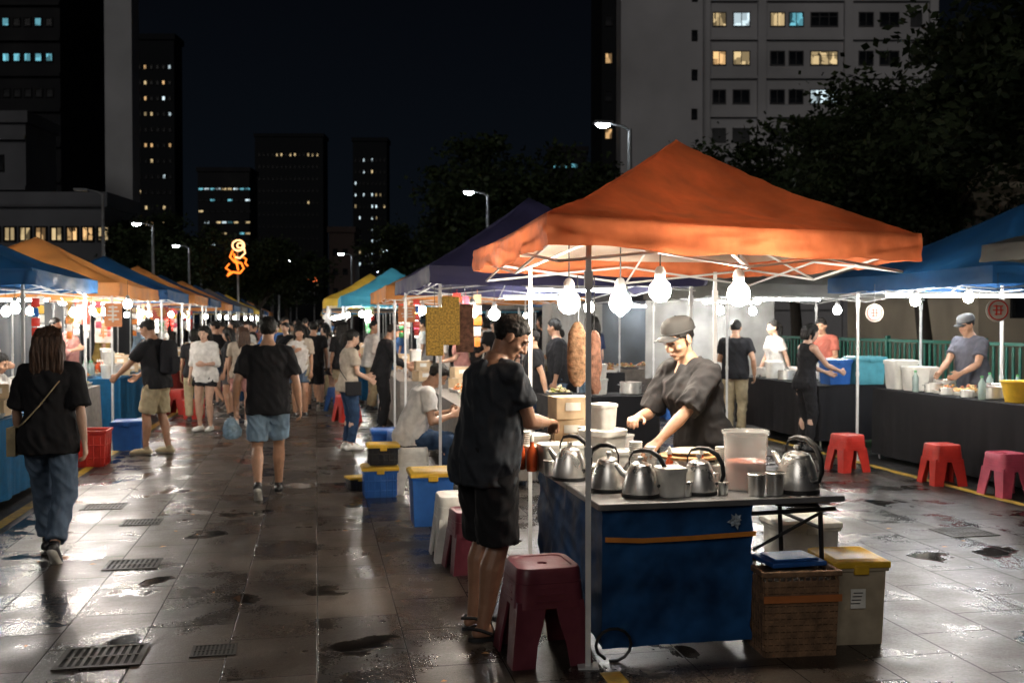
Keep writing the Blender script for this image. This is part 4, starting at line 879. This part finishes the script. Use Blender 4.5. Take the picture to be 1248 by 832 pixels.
for u,v,z,w,h,c in((-2.95,15.6,1.78,.25,.35,(BO,BW)),(-3.5,15.7,1.82,.2,.3,(BY,BR)),(-3.1,14.3,1.8,.2,.3,(BR,BW)),(-3.0,20.5,1.85,.3,.25,(BR,BY)),(1.3,14.6,1.8,.25,.25,(BO,BW)),(-3.8,19.2,1.5,.3,.4,(BW,BO))):
    banner(S(u,v,z),YAW,w,h,c,'small printed banner hanging at a stall')
def sheet(label,a,b,z0,z1,m):
    n=40; rows=[]
    a=Vector(a);b=Vector(b); nn=V((b-a).y,-(b-a).x,0).normalized()
    for r in range(12):
        z=z1+(z0-z1)*r/11; rows.append([a.lerp(b,j/n)+nn*(.05*noise.noise(V(j*.35,z*.6,a.x))+.02*noise.noise(V(j*.9,z*2,3)))+V(0,0,z) for j in range(n+1)])
    mb=MB(); mb.loft(rows,cap=False,closed=False); tag(mk('tarpaulin_sheet',mb,m,ang=75,fix=False),label,'tarpaulin')
WTP=mat('white_tarp',(.30,.30,.29),.6,0,.35,2,.3,8,transl=.1); DTP=mat('dark_tarp',(.05,.06,.07),.7,0,.3,2,.3,8)
sheet('white tarpaulin backdrop hung behind a stall',S(5.6,16.5),S(8.0,16.5),.7,2.05,WTP)
sheet('white tarpaulin hung at the back of a stall',S(3.9,17.1),S(5.0,17.1),.9,2.0,WTP)
sheet('dark tarpaulin backdrop hung behind a stall',S(5.3,20.3),S(8.4,20.3),.1,2.1,DTP)
sheet('dark tarpaulin backdrop hung behind the stall row',S(-5.9,15.4),S(-5.9,19),.2,2.1,DTP)
sheet('dark tarpaulin backdrop behind a stall',S(-5.9,20.4),S(-5.9,27),.2,2.1,DTP)
fen=thing('metal_fence','dark green metal fence beside the market','fence',S(9.7,8),YAW)
mb=MB()
for k in range(110): mb.box((0,k*.14,.72),(.02,.05,1.2))
mk('fence_bars',mb,mat('fence_green',(.012,.11,.08),.5,.2),fen)
mb=MB(); mb.box((0,7.7,1.36),(.05,15.5,.05)); mb.box((0,7.7,.16),(.05,15.5,.05)); mk('rail',mb,MATS['fence_green'],fen)
for k in range(7):
    mb=MB(); mb.box((0,k*2.55,.72),(.07,.07,1.44)); mk('post',mb,MATS['fence_green'],fen)
# ---------------------------------------------------------------- ground
def ground_mat():
    m=bpy.data.materials.new('wet_granite_paving'); m.use_nodes=True; nt=m.node_tree;N=nt.nodes;L=nt.links; b=N['Principled BSDF']
    tc=N.new('ShaderNodeTexCoord'); mp=N.new('ShaderNodeMapping'); mp.inputs['Rotation'].default_value=(0,0,rad(90)); L.new(tc.outputs['Object'],mp.inputs[0])
    br=N.new('ShaderNodeTexBrick'); br.offset=.5; br.inputs['Scale'].default_value=1; br.inputs['Brick Width'].default_value=.6; br.inputs['Row Height'].default_value=.45; br.inputs['Mortar Size'].default_value=.005; br.inputs['Mortar Smooth'].default_value=.5
    br.inputs['Color1'].default_value=(.024,.019,.0155,1); br.inputs['Color2'].default_value=(.078,.062,.050,1); br.inputs['Mortar'].default_value=(.007,.006,.005,1); L.new(mp.outputs[0],br.inputs['Vector'])
    def nz(s,d=3):
        n=N.new('ShaderNodeTexNoise'); n.inputs['Scale'].default_value=s; n.inputs['Detail'].default_value=d; L.new(tc.outputs['Object'],n.inputs['Vector']); return n.outputs[0]
    def mrg(i,a,b_,c,d):
        r=N.new('ShaderNodeMapRange'); r.inputs[1].default_value=a;r.inputs[2].default_value=b_;r.inputs[3].default_value=c;r.inputs[4].default_value=d; L.new(i,r.inputs[0]); return r.outputs[0]
    def math_(op,a,b_):
        q=N.new('ShaderNodeMath'); q.operation=op
        for k,x in enumerate((a,b_)):
            if isinstance(x,(int,float)): q.inputs[k].default_value=x
            else: L.new(x,q.inputs[k])
        return q.outputs[0]
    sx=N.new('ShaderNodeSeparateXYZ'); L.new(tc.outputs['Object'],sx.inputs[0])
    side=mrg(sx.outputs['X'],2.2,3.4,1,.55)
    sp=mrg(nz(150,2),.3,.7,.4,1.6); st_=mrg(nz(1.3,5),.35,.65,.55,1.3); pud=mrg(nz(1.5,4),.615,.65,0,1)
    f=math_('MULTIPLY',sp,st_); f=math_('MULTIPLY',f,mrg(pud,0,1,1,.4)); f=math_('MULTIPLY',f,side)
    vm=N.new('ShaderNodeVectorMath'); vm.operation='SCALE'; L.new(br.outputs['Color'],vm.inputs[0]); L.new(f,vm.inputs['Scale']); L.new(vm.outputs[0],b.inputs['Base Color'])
    sepc=N.new('ShaderNodeSeparateColor'); L.new(br.outputs['Color'],sepc.inputs[0])
    rg=math_('ADD',mrg(nz(2.6,6),.3,.7,.17,.44),mrg(sepc.outputs[0],.024,.078,-.05,.08)); rg=math_('ADD',rg,mrg(nz(60,2),.3,.7,-.05,.05)); rg=math_('MULTIPLY',rg,mrg(pud,0,1,1,.25)); rg=math_('MAXIMUM',rg,mrg(br.outputs['Fac'],0,1,0,.6)); L.new(rg,b.inputs['Roughness'])
    L.new(mrg(br.outputs['Fac'],0,1,.30,.08),b.inputs['Specular IOR Level'])
    h=math_('ADD',math_('MULTIPLY',nz(120,2),.5),math_('MULTIPLY',br.outputs['Fac'],-.9)); h=math_('ADD',h,math_('MULTIPLY',nz(20,3),1.0)); h=math_('MULTIPLY',h,mrg(pud,0,1,1,.05))
    bp=N.new('ShaderNodeBump'); bp.inputs['Strength'].default_value=.4; bp.inputs['Distance'].default_value=.005; L.new(h,bp.inputs['Height']); L.new(bp.outputs[0],b.inputs['Normal'])
    return m
def sheet_ground(name,u0,u1,v0,v1,z,m):
    mb=MB(); mb.add([V(u0,v0,0),V(u1,v0,0),V(u1,v1,0),V(u0,v1,0)],[(0,1,2,3)]); o=mk(name,mb,m,None,(0,0,z),YAW,fix=False,smooth=False); o['kind']='structure'; return o
sheet_ground('ground',-500,500,-60,900,0,mat('wet_asphalt',(.022,.021,.021),.45,0,.35,2.5,.4,120,rv=.14,spec=.3))
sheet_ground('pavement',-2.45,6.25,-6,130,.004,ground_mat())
YL=mat('yellow_road_paint',(.42,.27,.03),.5,0,.6,9)
sheet_ground('road_marking',6.30,6.40,-5,60,.005,YL); sheet_ground('road_marking',-2.62,-2.52,-5,60,.005,YL); sheet_ground('road_marking',1.32,1.42,1.5,4.55,.008,YL)
def grate_b():
    o=thing('drain_grate','grate','drain grate'); mb=MB(); w,d=.42,.34
    for x in(-w/2,w/2): mb.box((x,0,.004),(.03,d+.03,.008))
    for y in(-d/2,d/2): mb.box((0,y,.004),(w-.03,.03,.008))
    for k in range(9): mb.box((-w/2+.045+k*(w-.09)/8,0,.003),(.018,d-.03,.006))
    mb.box((0,0,.0035),(w-.03,.02,.0068)); mk('grate_bars',mb,mat('cast_iron',(.045,.04,.035),.5,.5,spec=.3),o); mb=MB(); mb.box((0,0,.001),(w,d,.002)); mk('grate_pit',mb,mat('pit',(.003,.003,.003),.8),o); return o
for x,y,s_ in((-2.05,4.95,.9),(-1.52,5.05,.5),(-2.62,6.85,.8),(-3.7,9.0,.8),(3.6,7.9,.9),(-3.1,8.3,.7)): place('grate',grate_b,(x,y,.005),YAW,s_,'cast iron drain grate set in the wet paving','drain grates')
LEAFM=mat('dry_leaf',(.5,.22,.05),.6)
for k in range(22):
    p=S(R.uniform(-2.2,1.0) if k<14 else R.uniform(3.2,6),R.uniform(4,10),.007); mb=MB(); a=R.random()*6; l=R.uniform(.015,.035); mb.add([V(0,-l,0),V(l*.5,0,.006),V(0,l,0),V(-l*.5,0,.004)],[(0,1,2,3)])
    tag(mk('fallen_leaf',mb,LEAFM,None,p,a,fix=False),'small dry leaf on the wet paving','leaf','fallen leaves')
# ---------------------------------------------------------------- trees
BARK=mat('bark',(.035,.028,.022),.85,0,.3,8,.6,30); LEAF=mat('foliage',(.024,.036,.014),.6,0,.6,1.2,spec=.2)
def tree_b(seed,h=8,r=3.2,leaf=.2,ncl=70,per=130):
    def f():
        rg=random.Random(seed); o=thing('tree','tree','tree'); mb=MB(); 
        th=h*.36; mb.path([(0,0,0),(.05,.03,th*.5),(rg.uniform(-.2,.2),.1,th)],[.22,.17,.14],10); tips=[]
        for k in range(8):
            a=k*.785+rg.uniform(-.3,.3); q=V(0,.1,th); d=V(math.cos(a)*r*rg.uniform(.4,.7),math.sin(a)*r*rg.uniform(.4,.7),h*rg.uniform(.2,.42))
            m1=q+d*.5+V(rg.uniform(-.3,.3),rg.uniform(-.3,.3),.3); mb.path([q,m1,q+d],[.09,.055,.02],7)
            for s_ in range(3):
                e=m1+V(rg.uniform(-1,1),rg.uniform(-1,1),rg.uniform(.2,1.1))*r*.35; mb.path([m1,(m1+e)/2+V(0,0,.1),e],[.04,.025,.008],6); tips.append(e)
            tips.append(q+d)
        mk('trunk',mb,BARK,o)
        mb=MB(); cs=list(tips)
        while len(cs)<ncl:
            d=V(rg.gauss(0,1),rg.gauss(0,1),rg.gauss(0,1)).normalized()*rg.uniform(.3,1.06); cs.append(V(d.x*r,d.y*r,h*.66+d.z*h*.3))
        vs=[];fs=[]
        for c in cs:
            cr=rg.uniform(.4,.9)*r*.28
            for q in range(int(per*rg.uniform(.6,1.3))):
                p=c+V(rg.gauss(0,1),rg.gauss(0,1),rg.gauss(0,.6))*cr*.6; s_=leaf*rg.uniform(.6,1.2)
                a=V(rg.gauss(0,1),rg.gauss(0,1),rg.gauss(0,.6)).normalized(); b_=a.cross(V(rg.gauss(0,1),rg.gauss(0,1),rg.gauss(0,1))).normalized()
                i0=len(vs); vs+=[p-a*s_*.5,p+b_*s_*.27,p+a*s_*.5,p-b_*s_*.27]; fs.append((i0,i0+1,i0+2,i0+3))
        mb.add(vs,fs); mk('crown',mb,LEAF,o,smooth=False,fix=False); return o
    return f
def tree(key,loc,sc,rz,lab='broad leafed street tree, dark at night'): place('tree%d'%key,tree_b(key,8,3.2,.25 if key!=3 else .18,100,190 if key!=3 else 330),loc,rz,sc,lab,'street trees')
tree(1,(-.5,42,0),1.22,.3);tree(2,(3.2,44,0),1.14,1.3);tree(1,(-4.6,54,0),.95,2.1);tree(2,(-15.8,46,0),.88,.5);tree(1,(-13.2,52,0),.8,3.3);tree(2,(-19,50,0),.9,4.1)
tree(3,(8.9,21.5,0),.93,.4);tree(3,(12.6,24,0),1.08,2.4);tree(1,(8.6,30,0),1.0,1.1);tree(3,(9.0,13.6,0),1.03,1.2);tree(2,(16,30,0),1.2,2.2);tree(2,(-17,75,0),1.0,1);tree(1,(-26,80,0),1.1,2);tree(2,(4.5,60,0),1.0,3);tree(2,(13.5,34,0),1.25,.8)
# ---------------------------------------------------------------- lamps
def lamp_b(h,lit):
    def f():
        o=thing('street_lamp','lamp','street lamp'); mb=MB(); mb.tube((0,0,0),(0,0,h),.09,.05,12); mb.tube((0,0,0),(0,0,.4),.13,.12,12); mk('pole',mb,mat('lamp_grey',(.2,.21,.22),.5,.5),o)
        mb=MB(); mb.path([(0,0,h-.05),(-.15,0,h+.05),(-.5,0,h+.12)],[.04,.035,.03],8); mk('arm',mb,MATS['lamp_grey'],o); mb=MB(); mb.box((-.66,0,h+.12),(.46,.22,.07)); mk('lamp_head',mb,MATS['lamp_grey'],o,bevel=.02)
        mb=MB()
        if lit: mb.ell((-.66,0,h+.075),(.17,.10,.08),n=8)
        else: mb.box((-.66,0,h+.08),(.38,.18,.012))
        mk('lens',mb,LENS if lit else WHITEP,o); return o
    return f
for x,y,s_,lit,rz in((-12.3,30,.92,0,0),(-12.6,35,.84,1,0),(-15.6,50,.84,1,0),(-17.6,68,.8,1,0),(3.3,28,1.18,1,0),(-.85,35,1.02,1,0),(-8.2,70,1.1,1,0),(-11,100,1.25,1,0),(-14.5,62,.9,1,3.1),(-13,120,1.3,1,0),(-20,90,.9,1,0),(-5.3,62,.95,1,0),(-13.6,42,.8,1,0),(-24,100,1.0,1,0),(-29,120,1.1,1,0),(-17,135,1.4,1,0),(-9.0,56,.9,1,0)):
    place('lamp%d'%lit,lamp_b(6,lit),(x,y,0),YAW+rz,s_,'grey street lamp with %s head on an arm'%('glowing white' if lit else 'unlit flat'),'street lamps')
o=thing('neon_sign','glowing orange curled neon ornament on a pole','neon sign',(-12.4,45,0),0)
NEO=mat('neon_orange',(1,.35,.05),.4,emis=2.4,ecol=(1,.20,.02)); NEW=mat('neon_white',(1,.8,.5),.4,emis=2.8,ecol=(1,.5,.22))
mb=MB(); mb.tube((0,.1,0),(0,.1,5.2),.05,.05,8); mk('pole',mb,STEELD,o)
mb=MB(); mb.path([V(.05+.27*math.cos(a),0,5.12+.24*math.sin(a)) for a in [i*.45 for i in range(15)]],.035,8); mb.path([V(.12+.13*math.cos(a),0,5.12+.11*math.sin(a)) for a in [i*.6 for i in range(11)]],.03,6); mb.path([V(.3,0,5.0),V(.36,0,4.78),V(.12,0,4.55),V(-.1,0,4.6)],.035,8); mk('white_tube',mb,NEW,o)
mb=MB(); mb.path([V(-.2,-.02,4.9),V(-.32,-.02,4.6),V(-.12,-.02,4.38),V(.18,-.02,4.33),V(.3,-.02,4.08),V(.12,-.02,3.88),V(-.2,-.02,3.92),V(-.45,-.02,3.75)],.045,8); mb.path([V(-.35,-.02,4.3),V(-.52,-.02,4.1),V(-.3,-.02,3.95),V(-.42,-.02,3.82)],.035,8); mb.path([V(.25,-.02,4.6),V(.42,-.02,4.5),V(.36,-.02,4.32),V(.48,-.02,4.2)],.035,8); mb.path([V(-.15,-.02,4.75),V(.0,-.02,4.2),V(.05,-.02,4.0)],.04,8); mk('orange_tube',mb,NEO,o)
# ---------------------------------------------------------------- buildings
CON=mat('grey_render',(.40,.40,.42),.85,0,.25,.12,spec=.2,det=8); CON2=mat('light_concrete',(.12,.125,.14),.85,0,.25,.3,spec=.2,det=6); CON3=mat('pale_concrete',(.36,.37,.39),.85,0,.2,.2,spec=.2,det=6); DRK=mat('dark_facade',(.009,.010,.013),.7,0,.2,.3,spec=.2); DRK2=mat('tower_facade',(.010,.012,.015),.8,0,.2,.1,spec=.15); BRN=mat('tan_facade',(.10,.07,.062),.8,0,.15,.3); BEI=mat('beige_plaster',(.36,.31,.24),.8,0,.2,.8,.3,10)
FR=mat('window_frame',(.06,.06,.065),.5,.3); FRD=mat('dark_window_frame',(.010,.011,.013),.7,0,spec=.2); GL=mat('dark_glass',(.008,.010,.014),.25,0,.3,.5,spec=.3); GLB=mat('blind_glass',(.035,.038,.042),.4,0,.3,.5)
WARM=winmat('lit_window_warm',(1,.60,.26),.75); WARM2=winmat('lit_window_yellow',(1,.74,.38),.55); COOL=winmat('lit_window_teal',(.22,.70,.85),.6); WH=winmat('lit_window_white',(.75,.93,1),.9)
WMS={}
def winmesh(w,h,mull,fr):
    k=(round(w,2),round(h,2),mull,fr.name)
    if k in WMS: return WMS[k]
    mb=MB(); t=.08
    mb.box((0,-.03,h/2-t/2),(w,.10,t));mb.box((0,-.03,-h/2+t/2),(w,.10,t));mb.box((-w/2+t/2,-.03,0),(t,.10,h-2*t));mb.box((w/2-t/2,-.03,0),(t,.10,h-2*t))
    for i in range(mull): mb.box((-w/2+w*(i+1)/(mull+1),-.02,0),(.06,.07,h-2*t))
    if mull>1: mb.box((0,-.02,h*.18),(w-2*t,.06,.05))
    mb.box((0,-.004,0),(w-2*t,.02,h-2*t),m=1)
    me=mb.mesh('window',(fr,GL),False); WMS[k]=me; return me
def building(label,x0,x1,d,dep,h,wm,z0,dz,nf,c0,dc,nc,ww,wh,litp,lits,mull=1,bands=False,rz=0,darks=(GL,),litf=None,name='building',piers=0,cols=None,fr=None):
    w=x1-x0; o=thing(name,label,'building',((x0+x1)/2,d,0),rz); fr=fr or FRD
    mb=MB(); mb.box((0,dep/2,h/2),(w,dep,h)); mk('wall',mb,wm,o)
    mb=MB(); mb.box((0,dep/2,h+.35),(w+.4,dep+.4,.7)); mk('roof',mb,wm,o)
    if bands:
        for f in range(nf+1):
            mb=MB(); mb.box((0,-.12,z0+f*dz-dz*.5),(w+.1,.24,.25)); mk('floor_slab',mb,wm,o)
    cl=cols or [(c0+c*dc,ww) for c in range(nc)]
    if piers:
        for x in piers:
            mb=MB(); mb.box((-w/2+x,-.22,h/2),(.7,.42,h-.01)); mk('pier',mb,wm,o)
    for f in range(nf):
        for c,(cx,cw) in enumerate(cl):
            x=-w/2+cx; z=z0+f*dz
            q=ob('window',winmesh(cw,wh,max(mull,0) if cw<2.2 else mull+1,fr),o,(x,-.006,z)); p=litp if litf is None else litf(c,f)
            q.material_slots[1].link='OBJECT'; q.material_slots[1].material=R.choice(lits) if R.random()<p else R.choice(darks)
    return o
building('grey apartment block with rows of dark and lit windows',16.2,36.5,86,16,46,CON,4.5,3.3,12,0,0,0,0,1.25,.26,[WARM,COOL,WARM2,WARM2,WH],1,True,piers=(.4,5.2,12.6,19.9),cols=[(1.6,1.2),(3.5,1.5),(6.6,1.3),(8.2,1.3),(10.6,2.4),(14.2,1.3),(16.2,1.7),(18.5,1.0)],fr=FR,darks=(GL,GLB))
building('blank grey concrete stair tower of the apartment block',9.2,16.1,84.5,16,48,CON,6,3.3,12,6.2,1,1,.5,.9,.1,[WARM2],0,False,name='concrete_tower')
building('narrow dark side wing with small lit windows',7.9,9.1,88,12,44,DRK2,5,3.3,11,.6,1,1,.7,1.0,.3,[WARM],0)
building('dark office tower with teal windows at the top',-42,-33.4,74,8,60,DRK,3,2.6,14,.6,.8,10,.6,.7,.0,[COOL],0,True,litf=lambda c,f: .9 if f==7 else (.5 if f==8 else .02))
building('pale grey concrete slab tower',-28.5,-26.6,70,1.4,50,CON3,40,3,1,1,1,1,.5,.8,0,[WARM2],0,name='concrete_tower')
building('dark tower with scattered lit windows',-46,-41.2,122,3,36,DRK2,8,1.9,14,.55,.74,6,.45,.6,.3,[WARM,WH,WARM2],0)
building('low building with a row of warm lit windows',-30,-19.6,48,4,7.2,CON2,5.9,3,1,.6,.75,14,.62,.75,.8,[WARM2,WARM],1,True)
building('pale rounded balcony block',-34,-29.2,60,4,13.6,CON2,11.2,3,1,1,2,2,1,1,0,[WARM2],0,True)
building('dark tower with a few lights at its top',-52,-38.2,202,5,39,DRK2,9,2.4,12,.9,.9,14,.5,.7,.05,[WARM2],0,litf=lambda c,f: .65 if (f==11) else .025)
building('distant office block with bright window rows',-51,-42.6,162,5,26,DRK,7,1.8,10,.5,.95,9,.9,.45,.3,[COOL,WH,WARM2],0,litf=lambda c,f: .95 if f in(9,) else (.5 if f in (6,4) else .12))
building('residential tower with columns of lit windows',-29,-22.8,182,4,34.5,DRK2,8,2.1,12,.5,.75,8,.42,.7,.4,[WARM2,WH],0,litf=lambda c,f:.75 if c in(4,5) else .12)
building('low tan building block',-22.4,-19.3,122,4,12.6,BRN,3,2.4,4,.8,1.2,2,.6,.8,.1,[WARM2],0)
building('distant block with one teal lit band behind trees',4.6,9,120,6,22,DRK,5,2.2,8,.8,1.05,4,.9,.6,.1,[COOL],0,litf=lambda c,f:.9 if f==7 else .1)
building('distant dark block with warm windows',-21,-9,150,6,11,DRK,3,2.2,4,.8,1.3,9,.7,.8,.35,[WARM2,WARM],0)
o=building('beige plaster building with moulded cornice',9.6,24,20.5,8,4.2,BEI,2.4,3,1,1.2,2.2,5,1.1,1.3,0,[WARM2],1,name='plaster_building')
mb=MB()
mb.loft([[V(-7.2-e,-e,z),V(7.2+e,-e,z),V(7.2+e,0,z),V(-7.2-e,0,z)] for z,e in((3.84,.06),(3.84,.14),(3.96,.14),(3.96,.08),(4.15,.10),(4.15,.22),(4.29,.22),(4.40,.34),(4.50,.34))])
for k in range(48): mb.box((-7.1+k*.3,-.15,4.05),(.12,.12,.16))
mk('cornice',mb,BEI,o)
o=thing('lit_sign','glowing red and orange lit sign board on posts','sign',(-18.7,90,0)); mb=MB(); mb.box((0,0,5.5),(2.2,.2,.4)); mk('sign_panel',mb,mat('sign_glow',(1,.2,.08),.5,emis=2.5,ecol=(1,.18,.05)),o)
for x in(-.8,.8):
    mb=MB(); mb.tube((x,.2,0),(x,.2,5.3),.06,.06,8); mk('post',mb,STEELD,o)
# ---------------------------------------------------------------- world, light, camera
wd=bpy.data.worlds.new('World'); scene.world=wd; wd.use_nodes=True; nt=wd.node_tree; bg=nt.nodes['Background']
tc=nt.nodes.new('ShaderNodeTexCoord'); sx=nt.nodes.new('ShaderNodeSeparateXYZ'); nt.links.new(tc.outputs['Generated'],sx.inputs[0])
cr=nt.nodes.new('ShaderNodeValToRGB'); cr.color_ramp.elements[0].color=(.0036,.0052,.0078,1); cr.color_ramp.elements[1].color=(.0011,.0015,.0026,1); cr.color_ramp.elements[1].position=.4
nt.links.new(sx.outputs['Z'],cr.inputs[0]); nt.links.new(cr.outputs[0],bg.inputs['Color']); bg.inputs['Strength'].default_value=1.0
sl=bpy.data.lights.new('city_glow','SUN'); sl.energy=.38; sl.angle=rad(25); sl.color=(1,.93,.86); so=bpy.data.objects.new('city_glow',sl); COL.objects.link(so); so.rotation_euler=(rad(62),0,rad(-15))
cam=bpy.data.cameras.new('Camera'); cam.lens=35; cam.sensor_width=36; cam.clip_end=1500; co=bpy.data.objects.new('Camera',cam); COL.objects.link(co); co.location=(0,0,1.68); co.rotation_euler=(rad(90-1.13),0,0)
cam.dof.use_dof=True; cam.dof.focus_distance=5.6; cam.dof.aperture_fstop=3.2
scene.camera=co
scene.view_settings.view_transform='Standard'; scene.view_settings.look='None'; scene.view_settings.exposure=0
